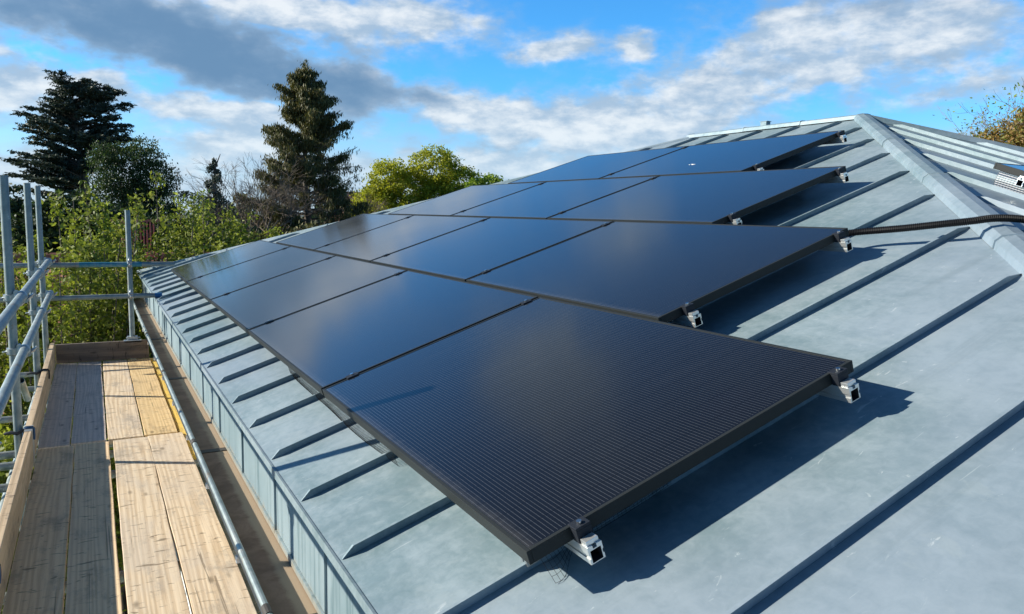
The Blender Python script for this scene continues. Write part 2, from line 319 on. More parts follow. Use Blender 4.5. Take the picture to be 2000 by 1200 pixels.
# ------------------------------------------------------------------ mesh helpers
def tag(o, label=None, cat=None, group=None, kind=None):
    if label: o['label'] = label
    if cat: o['category'] = cat
    if group: o['group'] = group
    if kind: o['kind'] = kind
    return o
def empty(name, loc=(0, 0, 0)):
    o = bpy.data.objects.new(name, None); o.location = loc; o.empty_display_size = .1; COL.objects.link(o); return o
class MB:
    def __init__(s): s.v = []; s.f = []; s.mi = []
    def add(s, vs, fs, mi=0):
        b = len(s.v); s.v += [tuple(x) for x in vs]; s.f += [tuple(b+i for i in f) for f in fs]; s.mi += [mi]*len(fs)
    def box(s, lo, hi, mi=0, M=None):
        vs = [Vector((x, y, z)) for z in (lo[2], hi[2]) for y in (lo[1], hi[1]) for x in (lo[0], hi[0])]
        if M is not None: vs = [M @ v for v in vs]
        s.add(vs, [(0, 2, 3, 1), (4, 5, 7, 6), (0, 1, 5, 4), (2, 6, 7, 3), (0, 4, 6, 2), (1, 3, 7, 5)], mi)
    def tube(s, pts, rad, n=12, mi=0, cap=True):
        pts = [Vector(p) for p in pts]; k = len(pts)
        rad = [rad]*k if not hasattr(rad, '__len__') else rad
        up = None; rings = []
        for i, p in enumerate(pts):
            d = (pts[min(i+1, k-1)]-pts[max(i-1, 0)]).normalized()
            if up is None: up = Vector((0, 0, 1)) if abs(d.z) < .9 else Vector((1, 0, 0))
            a = d.cross(up).normalized(); b_ = a.cross(d).normalized(); up = b_
            rings.append([p+(a*math.cos(2*math.pi*j/n)+b_*math.sin(2*math.pi*j/n))*rad[i] for j in range(n)])
        vs = [v for r in rings for v in r]; fs = []
        for i in range(k-1):
            for j in range(n): fs.append((i*n+j, i*n+(j+1) % n, (i+1)*n+(j+1) % n, (i+1)*n+j))
        if cap: fs += [tuple(range(n-1, -1, -1)), tuple(range((k-1)*n, k*n))]
        s.add(vs, fs, mi)
    def pipe(s, p0, p1, ro, ri, n=20, depth=.12):
        """scaffold tube with open hollow ends"""
        p0, p1 = Vector(p0), Vector(p1); d = (p1-p0).normalized()
        up = Vector((0, 0, 1)) if abs(d.z) < .9 else Vector((1, 0, 0)); a = d.cross(up).normalized(); b_ = a.cross(d)
        ring = lambda p, r: [p+(a*math.cos(2*math.pi*j/n)+b_*math.sin(2*math.pi*j/n))*r for j in range(n)]
        vs = ring(p0+d*depth, ri)+ring(p0, ri)+ring(p0, ro)+ring(p1, ro)+ring(p1, ri)+ring(p1-d*depth, ri)
        fs = [(i*n+j, i*n+(j+1) % n, (i+1)*n+(j+1) % n, (i+1)*n+j) for i in range(5) for j in range(n)]
        fs += [tuple(range(n-1, -1, -1)), tuple(range(5*n, 6*n))]
        s.add(vs, fs)
    def build(s, name, mats, parent=None, smooth=False, bevel=0, loc=None):
        me = bpy.data.meshes.new(name); me.from_pydata(s.v, [], s.f); me.update()
        mats = mats if isinstance(mats, (list, tuple)) else [mats]
        for m in mats: me.materials.append(m)
        if len(mats) > 1: me.polygons.foreach_set('material_index', s.mi)
        if smooth:
            me.polygons.foreach_set('use_smooth', [True]*len(me.polygons)); me.set_sharp_from_angle(angle=R(40))
        o = bpy.data.objects.new(name, me); COL.objects.link(o)
        if parent: o.parent = parent
        if loc: o.location = loc
        if bevel:
            b = o.modifiers.new('bevel', 'BEVEL'); b.width = bevel; b.segments = 2; b.limit_method = 'ANGLE'
        return o

# roof-plane frame: origin = near bottom corner of the first panel, x = up the slope, y = along the eave, z = out of the roof
TH = 0.3252; CT, ST, TT = math.cos(TH), math.sin(TH), math.tan(TH)
UT = Vector((CT, 0, ST)); NN = Vector((-ST, 0, CT)); D0 = .14
RM = Matrix(((CT, 0, -ST, 0), (0, 1, 0, 0), (ST, 0, CT, 0), (0, 0, 0, 1)))
def rp(t, y, h=0.0): return UT*t+Vector((0, y, 0))+NN*(h-D0)       # h above the zinc
def zr(x): return x*TT-D0/CT
XE, HC, FC, XR = -.25, 2.09, 11.1, 5.46
GZ = -6.5
YN, YF = XE-HC, FC-XE                      # eave corners
X2 = 2*XR-XE
RY0, RY1 = XR-HC, FC-XR

# ------------------------------------------------------------------ ground
mb = MB(); mb.add([(-900, -900, GZ), (900, -900, GZ), (900, 900, GZ), (-900, 900, GZ)], [(0, 1, 2, 3)])
tag(mb.build('ground', GRASS), kind='structure')

# ------------------------------------------------------------------ the zinc roofed building
bld = tag(empty('building', (XR, 4.5, GZ)), 'large white rendered building with blue grey standing seam zinc hipped roof carrying the solar panels', 'building')
def child(mb, name, m, parent=bld, **kw):
    o = mb.build(name, m, None, **kw)
    o.parent = parent
    wl = parent.location if parent.parent is None else parent.matrix_world.translation
    o.location = Vector(o.location)-Vector(wl)
    return o
def seam(mb, p0, p1, up, side, lip=-1, h=.027, tap=.04):
    """standing seam: thin web, folded lip over one side"""
    p0, p1 = Vector(p0), Vector(p1); d = (p1-p0).normalized()
    prof = [(.003, 0), (.003, 1), (-.008, 1), (-.008, .92), (-.001, .92), (-.001, 0)]
    st = [(p0, .002, .3), (p0+d*tap, h, 1), (p1-d*.10, h, 1), (p1, .003, .5)]
    n = len(prof); vs = []
    for p, hh, sc_ in st:
        for a, b_ in prof: vs.append(p+side*(-lip*a*(sc_ if a < 0 else 1))+up*(b_*hh+.0006))
    fs = [(i*n+j, i*n+(j+1) % n, (i+1)*n+(j+1) % n, (i+1)*n+j) for i in range(3) for j in range(n)]
    fs += [tuple(range(n-1, -1, -1)), tuple(range(3*n, 4*n))]
    mb.add(vs, fs)
ZE, ZR = zr(XE), zr(XR)
def slope(corners, name='roof_slope'):
    mb = MB(); mb.add(corners, [tuple(range(len(corners)))]); return mb
# west slope (with the panels)
mb = slope([(XE, YN, ZE), (XR, RY0, ZR), (XR, RY1, ZR), (XE, YF, ZE)])
SEAMS = [-.352+.4825*k for k in range(-4, 25)]
for y in SEAMS:
    xt = min(y+HC, FC-y, XR)-.10
    if xt-XE < .25: continue
    seam(mb, (XE+.012, y, zr(XE+.012)), (xt, y, zr(xt)), NN, Vector((0, 1, 0)))
west = child(mb, 'roof_slope', ZINC)
# south slope
N2 = Vector((0, -ST, CT))
mb = slope([(XE, YN, ZE), (X2, YN, ZE), (XR, RY0, ZR)])
for k in range(-12, 13):
    x = XR+.12+k*.4825
    yt = min(x-HC, 2*XR-x-HC)-.10
    if yt-YN < .25: continue
    seam(mb, (x, YN+.012, zr(YN+.012+HC)), (x, yt, zr(yt+HC)), N2, Vector((1, 0, 0)), lip=1, h=.028)
child(mb, 'roof_slope', ZINC)
# east and north slopes
mb = slope([(X2, YF, ZE), (XR, RY1, ZR), (XR, RY0, ZR), (X2, YN, ZE)])
NE = Vector((ST, 0, CT))
for y in SEAMS:
    xt = 2*XR-(min(y+HC, FC-y, XR)-.10)
    if X2-xt < .25: continue
    seam(mb, (X2-.012, y, zr(2*XR-X2+.012)), (xt, y, zr(2*XR-xt)), NE, Vector((0, 1, 0)))
child(mb, 'roof_slope', ZINC)
mb = slope([(XE, YF, ZE), (XR, RY1, ZR), (X2, YF, ZE)])
for k in range(-12, 13):
    x = XR+k*.4825; yt = max(FC-x, FC-(2*XR-x))+.10
    if YF-yt < .25: continue
    seam(mb, (x, YF-.012, zr(FC-YF+.012)), (x, yt, zr(FC-yt)), Vector((0, ST, CT)), Vector((1, 0, 0)))
child(mb, 'roof_slope', ZINC)
# hip and ridge caps
def cap(p0, p1, drop, name, joints, wd=1.0, hs=1.0):
    p0, p1 = Vector(p0), Vector(p1); d = (p1-p0).normalized()
    lat = Vector((d.y, -d.x, 0)).normalized()
    prof = [(-.086, -.086*drop+.003), (-.080, .014*hs), (-.052, .036*hs), (0, .044*hs), (.052, .036*hs), (.080, .014*hs), (.086, -.086*drop+.003)]
    def sweep(mb, a, b, grow):
        vs = []
        for p in (a, b):
            for s_, h in prof: vs.append(p+lat*(s_*wd+grow*(1 if s_ > 0 else -1 if s_ < 0 else 0))+Vector((0, 0, h+grow)))
        n = len(prof)
        mb.add(vs, [(i, i+1, n+i+1, n+i) for i in range(n-1)]+[tuple(range(n-1, -1, -1)), tuple(range(n, 2*n))])
    mb = MB(); L = (p1-p0).length; ends = [0]+joints+[1]
    for k in range(len(ends)-1):                       # lapped lengths, each a touch proud of the next
        sweep(mb, p0+d*(ends[k]*L), p0+d*(ends[k+1]*L-.0005), .0025*(k % 2))
        if k: sweep(mb, p0+d*(ends[k]*L-.006), p0+d*(ends[k]*L+.006), .0055)
    return child(mb, name, ZCAP)
DR = TT/math.sqrt(2)
cap((XE, YN, ZE), (XR, RY0, ZR), DR, 'hip_cap', [.12, .33, .465, .63, .80], .85, .95)
cap((XE, YF, ZE), (XR, RY1, ZR), DR, 'hip_cap', [.2, .4, .6, .8], .6, .55)
cap((X2, YN, ZE), (XR, RY0, ZR), DR, 'hip_cap', [.1, .34, .58, .82])
cap((X2, YF, ZE), (XR, RY1, ZR), DR, 'hip_cap', [.2, .4, .6, .8])
cap((XR, RY0-.05, ZR+.014), (XR, RY1+.05, ZR+.014), TT, 'ridge_cap', [.3, .62], .8, .5)
mb = MB(); mb.box((XR-.03, 4.50, ZR+.03), (XR+.03, 4.58, ZR+.075)); mb.box((XR-.035, 4.49, ZR+.0755), (XR+.035, 4.59, ZR+.080))
child(mb, 'ridge_vent', ZCAP)
# fascia with a drip edge, gutter and walls
XF = -.195
DRP = .026
mb = MB()
for (x0, y0, x1, y1, nx, ny) in ((XE, YN, XE, YF, -1, 0), (XE, YN, X2, YN, 0, -1), (X2, YN, X2, YF, 1, 0), (XE, YF, X2, YF, 0, 1)):
    a, b_ = min(x0, x1), max(x0, x1); c, d = min(y0, y1), max(y0, y1)
    if nx: mb.box((x0-.004, c-.004, ZE-DRP), (x0+.004, d+.004, ZE+.004))
    else: mb.box((a+.005, y0-.004, ZE-DRP), (b_-.005, y0+.004, ZE+.004))
child(mb, 'drip_edge', ZCAP)
IN = XF-XE
mb = MB()
fx0, fx1, fy0, fy1 = XE+IN, X2-IN, YN+IN, YF-IN
mb.box((fx0, fy0, -.60), (fx0+.03, fy1, ZE-.012)); mb.box((fx1-.03, fy0, -.60), (fx1, fy1, ZE-.012))
mb.box((fx0+.031, fy0, -.60), (fx1-.031, fy0+.03, ZE-.012)); mb.box((fx0+.031, fy1-.03, -.60), (fx1-.031, fy1, ZE-.012))
for k in range(30):
    y = .12+k*.78-2.3
    if y < fy1-.05: mb.box((fx0-.009, y, -.59), (fx0+.001, y+.005, ZE-.02))
mb.box((fx0-.009, fy0+.01, -.60), (fx0-.001, fy1-.01, -.575))
child(mb, 'fascia', FASC)
# gutter along the west eave
mb = MB()
gx0, gz = -.368, -.605
mb.box((gx0, YN, gz-.004), (fx0+.02, YF+.12, gz), 0)
mb.box((gx0-.002, YN, gz), (gx0+.002, YF+.12, -.546), 1)
mb.tube([(gx0-.004, YN, -.545), (gx0-.002, 1.2, -.545), (gx0-.002, YF+.12, -.545)], .0120, 12, 1)
for y in (.98, 3.0, 5.05, 7.1, 9.1):
    mb.box((gx0+.003, y, gz), (fx0-.004, y+.055, gz+.004), 2)
    mb.tube([(gx0-.003, y, -.545), (gx0-.003, y+.06, -.545)], .0150, 12, 2)
gut = child(mb, 'gutter', [GUTTER, GALV, mat('gutter_joint', (.05, .045, .04), .7)], smooth=False)
for y in (1.6, 2.5, 3.4, 4.3, 5.2, 6.1, 7.0, 7.9, 8.8):
    m2 = MB(); m2.box((gx0-.006, y, gz-.03), (fx0+.02, y+.025, gz-.0045)); child(m2, 'gutter_bracket', UPVC)
# walls
wx = -.10
mb = MB(); mb.box((wx, YN+.15, GZ), (X2-.15, YF-.15, -.602)); child(mb, 'wall', WHITE)
mb = MB(); mb.box((fx0+.031, fy0+.031, -.63), (wx+.2, fy1-.031, -.604)); child(mb, 'soffit', UPVC)
for k, y in enumerate((.75, 2.35, 3.95, 5.55, 7.15)):
    f = MB()
    y1, z0, z1 = y+1.25, -2.3, -.98
    for lo, hi in (((wx-.05, y, z0), (wx-.003, y+.06, z1)), ((wx-.05, y1-.06, z0), (wx-.003, y1, z1)), ((wx-.05, y+.061, z1-.06), (wx-.003, y1-.061, z1)), ((wx-.05, y+.061, z0), (wx-.003, y1-.061, z0+.06)), ((wx-.05, (y+y1)/2-.03, z0+.061), (wx-.003, (y+y1)/2+.03, z1-.061))): f.box(lo, hi)
    wo = child(f, 'window', UPVC)
    p = MB(); p.box((wx-.02, y+.06, z0+.06), (wx-.004, y1-.06, z1-.06)); pn = p.build('pane', GLASS); pn.parent = wo; pn.location = Vector((0, 0, 0))

# ------------------------------------------------------------------ solar panels
PH, PW, GAP, PT = 1.1102, 1.722, .020, .035
OFF = [0, .871, 1.742, 2.613]; CNT = [5, 4, 3, 2]
def place_roof(o, t, y, h):                          # put an object's local frame on the roof plane
    p = rp(t, y, h); o.matrix_world = Matrix.Translation(p) @ RM
def panel_parts(parent):
    f = MB(); lw = .011
    for lo, hi in (((0, 0, -PT), (lw, PW, 0)), ((PH-lw, 0, -PT), (PH, PW, 0)), ((lw+.0002, 0, -PT), (PH-lw-.0002, lw, 0)), ((lw+.0002, PW-lw, -PT), (PH-lw-.0002, PW, 0))): f.box(lo, hi)
    fr = f.build('frame', FRAME, parent, bevel=.0012)
    c = MB(); c.box((lw-.002, lw-.002, -.006), (PH-lw+.002, PW-lw+.002, -.0016)); gl = c.build('glass', CELLS, parent)
    bk = MB(); bk.box((lw-.001, lw-.001, -.010), (PH-lw+.001, PW-lw+.001, -.0065)); bs = bk.build('backsheet', BACK, parent)
    jb = MB(); jb.box((PH*.5-.05, .3, -.028), (PH*.5+.05, .42, -.0105)); jb.build('junction_box', BLK, parent, bevel=.003)
ROWN = ['bottom', 'second', 'third', 'top']; ORDN = ['first', 'second', 'third', 'fourth', 'fifth']
proto = None
for r in range(4):
    for k in range(CNT[r]):
        t = r*(PH+GAP); y = OFF[r]+k*(PW+GAP)
        if proto is None:
            root = empty('solar_panel'); panel_parts(root); proto = root
        else:
            root = proto.copy(); COL.objects.link(root)
            for ch in proto.children:
                c = ch.copy(); COL.objects.link(c); c.parent = root
        place_roof(root, t, y, D0)
        rows = {0: 'bottom row', 1: 'second row up', 2: 'third row up', 3: 'top row by the ridge'}[r]
        if k == 0: w_ = 'rightmost of the'
        elif k == CNT[r]-1: w_ = 'leftmost of the'
        else: w_ = '%s from right in the' % ORDN[k]
        tag(root, 'black solar panel, %s %s' % (w_, rows), 'solar panel', 'black solar panels in four stepped rows')
bpy.context.view_layer.update()

def rail_mesh(L, w=.040, h=.044):
    """hollow aluminium rail, local y along its length, open ends with a T slot on top and side"""
    mb = MB(); s = .0028
    o = [(-w/2, 0), (w/2, 0), (w/2, h*.30), (w/2-.003, h*.34), (w/2-.003, h*.52), (w/2, h*.56), (w/2, h), (w*.14, h), (w*.14, h-.008), (-w*.14, h-.008), (-w*.14, h), (-w/2, h), (-w/2, h*.56), (-w/2+.003, h*.52), (-w/2+.003, h*.34), (-w/2, h*.30)]
    i = [(-w/2+.0052, .002), (w/2-.0052, .002), (w/2-.0052, h-.0105), (-w/2+.0052, h-.0105)]
    n = len(o); vs = [(x, 0, z) for x, z in o]+[(x, L, z) for x, z in o]
    fs = [(j, (j+1) % n, n+(j+1) % n, n+j) for j in range(n)]+[tuple(range(n, 2*n))]
    mb.add(vs, [tuple(reversed(f)) for f in fs])
    # near end ring: outline minus hole
    vs = [(x, 0, z) for x, z in o]+[(x, 0, z) for x, z in i]
    mp = {0: 0, 1: 1}
    ring = [(0, 1, n+1, n), (1, 2, n+1), (2, 3, n+1), (3, 4, n+1), (4, 5, n+2, n+1), (5, 6, n+2), (6, 7, n+2), (7, 8, n+2), (8, 9, n+3, n+2), (9, 10, n+3), (10, 11, n+3), (11, 12, n+3), (12, 13, n+3), (13, 14, n, n+3), (14, 15, n), (15, 0, n)]
    mb.add(vs, ring)
    vi = [(x, 0, z) for x, z in i]+[(x, .25, z) for x, z in i]
    mb.add(vi, [(j, (j+1) % 4, 4+(j+1) % 4, 4+j) for j in range(4)]+[(4, 5, 6, 7)], 1)
    return mb
def end_clamp(parent, y, x0=0.0):
    """Z shaped black clamp gripping the end of a frame; local frame of the rail, z=0 rail bottom"""
    mb = MB(); zt = .044; top = zt+PT
    mb.box((x0-.021, y-.026, zt), (x0+.021, y-.0025, top-.004)); mb.box((x0-.021, y-.026, top-.004), (x0+.021, y+.008, top+.0035))
    c = mb.build('end_clamp', BLK, parent, bevel=.001)
    b_ = MB(); b_.tube([(x0, y-.012, top+.0035), (x0, y-.012, top+.0105)], .0065, 10); b_.build('bolt', BOLT, c)
    w_ = MB(); w_.box((x0-.017, y-.05, zt+.0005), (x0+.017, y-.0265, zt+.012)); w_.build('nut_block', ALU, c, bevel=.001)
def mid_clamp(parent, y):
    mb = MB(); top = .044+PT
    mb.box((-.025, y-.0085, .044), (.025, y+.0085, top)); mb.box((-.025, y-.019, top+.0005), (.025, y+.019, top+.004))
    c = mb.build('mid_clamp', BLK, parent, bevel=.001)
    b_ = MB(); b_.tube([(0, y, top+.004), (0, y, top+.011)], .0065, 10); b_.build('bolt', BOLT, c)
def seam_clamp(parent, y, x=0.0):
    mb = MB(); mb.box((x-.022, y-.017, -.030), (x+.022, y-.0095, -.0005)); mb.box((x-.022, y+.0125, -.030), (x+.022, y+.019, -.0005)); mb.box((x-.022, y-.009, -.012), (x+.022, y+.012, -.0005)); mb.tube([(x, y-.026, -.018), (x, y-.0175, -.018)], .006, 8)
    mb.build('seam_clamp', SCLAMP, parent, bevel=.001)
for r in range(4):
    for j, tl in enumerate((.14, 1.035)):
        L = .055+CNT[r]*(PW+GAP)-GAP+.05; y0 = OFF[r]-.055
        root = rail_mesh(L).build('mounting_rail', [ALU, ALUIN])
        place_roof(root, r*(PH+GAP)+tl, y0, D0-PT-.044)
        end_clamp(root, .055)
        for k in range(1, CNT[r]): mid_clamp(root, .055+k*(PW+GAP)-GAP/2)
        for ys in SEAMS:
            if y0 < ys < y0+L and ys < y0+2.2: seam_clamp(root, ys-y0)
        tag(root, 'bright aluminium mounting rail poking out under the %s edge of the %s panel row' % (('lower', 'upper')[j], ROWN[r]), 'mounting rail', 'aluminium rails under the solar panels')
# the small bracket under the nearest panel corner
mb = MB(); mb.box((-.018, -.016, 0), (.018, -.003, .042)); mb.box((-.018, .006, 0), (.018, .016, .042)); mb.box((-.018, -.0029, .034), (.018, .0059, .042)); mb.tube([(0, -.024, .020), (0, -.0162, .020)], .006, 10)
o = mb.build('seam_bracket', SCLAMP, bevel=.002); place_roof(o, .055, SEAMS[5], .020)
tag(o, 'small grey metal seam clamp under the lowest corner of the nearest solar panel', 'clamp')

# bird mesh round the underside of the array
random.seed(5)
def wire_strip(mb, p0, p1, w=.0006):
    p0, p1 = Vector(p0), Vector(p1); d = (p1-p0).normalized(); a = d.orthogonal().normalized()*w; b_ = d.cross(a).normalized()*w
    mb.add([p0+a, p0-a*.5+b_, p0-a*.5-b_, p1+a, p1-a*.5+b_, p1-a*.5-b_], [(0, 1, 4, 3), (1, 2, 5, 4), (2, 0, 3, 5)])
def bird_mesh(path, top, prof, name, step=.0135):
    """path(s)->Vector on roof plane, prof(s,v)->(outward, height)"""
    mb = MB(); n = int(top/step); rows = 8
    P = [[path(i*step)+(lambda q: OUT*q[0]+NN*q[1])(prof(i*step, j/rows)) for j in range(rows+1)] for i in range(n+1)]
    for i in range(n+1):
        for j in range(rows):
            wire_strip(mb, P[i][j], P[i][j+1])
            if i < n: wire_strip(mb, P[i][j], P[i+1][j])
        if i < n: wire_strip(mb, P[i][rows], P[i+1][rows])
    return mb
OUT = -UT
wv = lambda s: .5+.5*math.sin(s*1.9+.6)*math.sin(s*.77+1.0)
mb = bird_mesh(lambda s: rp(.02, 1.0+s, 0), 1.6, lambda s, v: (-.012+(.006+.030*math.sin(math.pi*min(1, s/1.6))*wv(s*2))*math.sin(v*2.4), (D0-PT-.001)*(1-v)+.004*v), 'bird_mesh')
tag(mb.build('wire_mesh', WIRE), 'black wire bird mesh sagging below the gutter side edge of the bottom panel row', 'wire mesh', 'bird mesh round the panel array')
OUT = Vector((0, -1, 0))
mb = bird_mesh(lambda s: rp(.06+s, .13, 0), .90, lambda s, v: (.01*math.sin(s*7)+(.10*math.exp(-((s-.01)/.07)**2))*v, (D0-PT-.045*(1-math.exp(-(s/.06)**2))-.001)*(1-v)+.004*v), 'bird_mesh')
tag(mb.build('wire_mesh', WIRE), 'black wire bird mesh in the shadow under the open end of the nearest solar panel', 'wire mesh', 'bird mesh round the panel array')

# bird dropping on a top row panel
mb = MB(); random.seed(3)
for (dx, dy, s) in ((0, 0, .010), (.010, .02, .006), (.002, .045, .004)):
    n = 10; mb.add([(dx+math.cos(6.283*i/n)*s*random.uniform(.8, 1.2), dy+math.sin(6.283*i/n)*s*2.3*random.uniform(.7, 1.2), 0) for i in range(n)]+[(dx, dy, .0025)], [(i, (i+1) % n, n) for i in range(n)]+[tuple(range(n-1, -1, -1))])
o = mb.build('bird_dropping', DROP); place_roof(o, 3*(PH+GAP)+.30, 3.43, D0-.0012)
tag(o, 'small white bird dropping on the nearest panel of the top row', 'bird dropping')

# ------------------------------------------------------------------ array on the other slope
t2 = empty('solar_panel'); panel_parts(t2)
R2 = Matrix(((1, 0, 0, 0), (0, CT, -ST, 0), (0, ST, CT, 0), (0, 0, 0, 1))) @ Matrix.Rotation(R(-90), 4, 'Z') @ Matrix.Identity(4)
P2 = Vector((3.71, 1.153, 1.094))
# local x runs down the slope, local y runs east
t2.matrix_world = Matrix.Translation(P2) @ R2
tag(t2, 'black solar panel alone on the far right slope beyond the hip cap', 'solar panel')
def south(d, e, h):                                  # d down the slope, e east, h above the panel's top
    return P2+Vector((0, -CT, -ST))*d+Vector((1, 0, 0))*e+N2*h
for k, d in enumerate((.20, .92)):
    o = rail_mesh(1.8).build('mounting_rail', [ALU, ALUIN]); o.matrix_world = Matrix.Translation(south(d, -.055, -PT-.044)) @ R2
    end_clamp(o, .055)
    tag(o, ('short aluminium rail end under the upper part of the panel beyond the hip', 'aluminium rail under the lower part of the panel beyond the hip')[k], 'mounting rail', 'rails on the far right slope')
mb = MB()
for i in range(0, 60):
    for j in range(9):
        a = lambda i, j: south(.04+i*.017, .01-.012*math.sin(j*.4), -PT-.002-j*.0118)
        if j < 8: wire_strip(mb, a(i, j), a(i, j+1), .0013)
        if i < 59: wire_strip(mb, a(i, j), a(i+1, j), .0013)
tag(mb.build('wire_mesh', mat('grey_wire', (.10, .10, .11), .4, .5)), 'grey wire bird mesh under the panel on the far right slope', 'wire mesh')
# ------------------------------------------------------------------ corrugated conduit
def catmull(P, n):
    P = [Vector(p) for p in P]; P = [P[0]*2-P[1]]+P+[P[-1]*2-P[-2]]; out = []
    for i in range(1, len(P)-2):
        for k in range(n):
            t = k/n; a, b_, c, d = P[i-1:i+3]
            out.append(.5*((2*b_)+(c-a)*t+(2*a-5*b_+4*c-d)*t*t+(3*b_-a-3*c+d)*t**3))
    out.append(P[-2]); return out
path = catmull([(1.98, 1.10, .615), (2.10, 1.00, .665), (2.215, .91, .694), (2.285, .725, .718), (2.345, .57, .742), (2.40, .49, .756), (2.475, .43, .770), (2.57, .36, .765), (2.70, .27, .735), (2.95, .10, .66), (3.3, -.1, .605)], 60)
# resample evenly and ripple
L = [0]
for i in range(1, len(path)): L.append(L[-1]+(path[i]-path[i-1]).length)
N = int(L[-1]/.0019); pts = []; j = 0
for i in range(N+1):
    s = i*L[-1]/N
    while j < len(L)-2 and L[j+1] < s: j += 1
    f = (s-L[j])/max(L[j+1]-L[j], 1e-9); pts.append(path[j].lerp(path[j+1], f))
mb = MB(); mb.tube(pts, [.0162 if (i % 4) in (0, 1) else .0140 for i in range(N+1)], 12)
tag(mb.build('conduit', COND, smooth=False), 'black corrugated cable conduit running from the second row over the hip cap', 'cable conduit')

# ------------------------------------------------------------------ scaffold
SX, TR = -1.275, .0255
def coupler(parent, p, axis_a, axis_b, off):
    """two steel bands round two crossing tubes with their bolt flaps"""
    p = Vector(p); mb = MB()
    for q, ax in ((p, Vector(axis_a)), (p+Vector(off), Vector(axis_b))):
        mb.tube([q-ax*.022, q-ax*.018, q+ax*.018, q+ax*.022], [.0290, .034, .034, .0290], 18)
        s_ = ax.orthogonal().normalized(); s2 = ax.cross(s_).normalized()
        for k in (-1, 1):
            c = q+s2*(.036*k); mb.tube([c-ax*.020, c+ax*.020], .014, 8)
        c = q+s2*.036; mb.tube([c-s_*.045, c+s_*.060], .0065, 8); mb.tube([c+s_*.024, c+s_*.040], .0135, 6)
    m = p+Vector(off)*.5; mb.box(m-Vector((.02, .02, .02)), m+Vector((.02, .02, .02)))
    o = mb.build('coupler', CLAMP, None, smooth=True); o.parent = parent; o.location = -parent.location
    return o
def std_pole(x, y, ztop, label):
    mb = MB(); mb.pipe((0, 0, GZ), (0, 0, ztop), TR, TR-.004)
    o = mb.build('scaffold_pole', GALV, smooth=True); o.location = (x, y, 0)
    tag(o, label, 'scaffold pole', 'galvanised upright scaffold poles')
    mb2 = MB(); mb2.box((-.075, -.075, GZ-.001), (.075, .075, GZ+.006)); b_ = mb2.build('base_plate', CLAMP, o)
    return o
ZA0, ZA1, ZB0, ZB1 = .175, .185, -.165, -.145
poles = []
for y, zt, lb in ((1.98, .91, 'upright scaffold pole nearest the camera at the platform edge'), (4.17, .915, 'thick looking upright scaffold pole at the far left edge of the photo'), (6.10, .918, 'second upright scaffold pole from the left, just behind the hand rails'), (7.52, .925, 'upright scaffold pole at the far corner where the guard rails meet')):
    p = std_pole(SX, y, zt, lb); poles.append(p)
    A = lambda yy: ZA0+(ZA1-ZA0)*yy/7.5; B = lambda yy: ZB0+(ZB1-ZB0)*yy/7.5
    coupler(p, (SX, y, A(y)-.010), (0, 0, 1), (0, 1, 0), (.058, -.03, .01)); coupler(p, (SX, y, B(y)-.010), (0, 0, 1), (0, 1, 0), (.058, -.03, .01))
def tube_thing(name, p0, p1, label, m=GALV, group='horizontal scaffold tubes'):
    p0, p1 = Vector(p0), Vector(p1); mb = MB(); mb.pipe((0, 0, 0), p1-p0, TR, TR-.004)
    o = mb.build(name, m, smooth=True); o.location = p0
    return tag(o, label, 'scaffold tube', group)
tube_thing('guard_rail', (-1.215, -2.2, ZA0), (-1.215, 7.62, ZA1), 'upper long guard rail tube running along the platform towards the trees')
tube_thing('guard_rail', (-1.215, -2.2, ZB0), (-1.215, 7.66, ZB1), 'lower long guard rail tube running along the platform above the toe board')
e1 = tube_thing('guard_rail', (-2.3, 7.605, .138), (-.05, 7.605, .135), 'upper cross tube at the platform end with worn blue paint, reaching over the roof edge', GALV)
b_ = MB(); b_.tube([(1.35, 0, -.0015), (1.93, 0, -.0027)], TR+.0012, 18, cap=False); b_.build('blue_paint_band', BLUET, e1, smooth=True)
e2 = tube_thing('guard_rail', (-2.3, 7.605, -.205), (-.185, 7.605, -.200), 'lower cross tube at the platform end with a bright blue painted tip over the eave')
b_ = MB(); b_.tube([(2.045, 0, .0048), (2.116, 0, .005)], TR+.0014, 18); b_.build('blue_tip', BLUEP, e2, smooth=True)
lone = std_pole(-.485, 7.665, .705, 'single upright scaffold pole standing alone beside the gutter at the platform end')
coupler(lone, (-.485, 7.665, .135), (0, 0, 1), (1, 0, 0), (0, -.06, 0)); coupler(lone, (-.485, 7.665, -.203), (0, 0, 1), (1, 0, 0), (0, -.06, 0))
cl_ = MB(); cl_.box((-.085, -.105, -.695), (.085, -.028, -.672)); cl_.box((-.05, -.05, -.672), (.05, .03, -.640)); cl_.tube([(-.06, -.03, -.655), (.075, -.03, -.655)], .01, 8); cl_.build('board_clip', CLAMP, lone, bevel=.003)
TRS = (-.6, .9, 2.35, 3.88, 4.33, 4.59, 5.61, 6.71, 7.43)
tl = ['hidden transom tube behind the camera']*2+['transom tube poking out low at the near left', 'lowest visible pale transom end left of the toe board', 'pale transom end just left of the first pole foot, lower of a close pair', 'pale transom end left of the first pole, upper of a close pair', 'transom tube between the first and second poles under the platform', 'transom tube beside the second pole under the platform', 'farthest transom tube under the platform end board']
for y, lb in zip(TRS, tl):
    if y < 0: continue
    tube_thing('transom', (-1.62, y, -.937), (-.15, y, -.937), lb if y > 1 else 'nearest transom tube under the platform boards', GALV, 'transom tubes under the platform')
tube_thing('ledger', (SX-.055, -2.2, -1.0), (SX-.055, 7.8, -1.0), 'long ledger tube carrying the transoms outside the toe board')
tube_thing('ledger', (-.24, -2.2, -1.0), (-.24, 7.8, -1.0), 'long ledger tube under the inner board edge beside the wall')
tube_thing('brace', (-1.345, 5.45, -.60), (-1.345, 5.95, -.86), 'short diagonal brace tube outside the side toe board between the first and second poles', GALV)
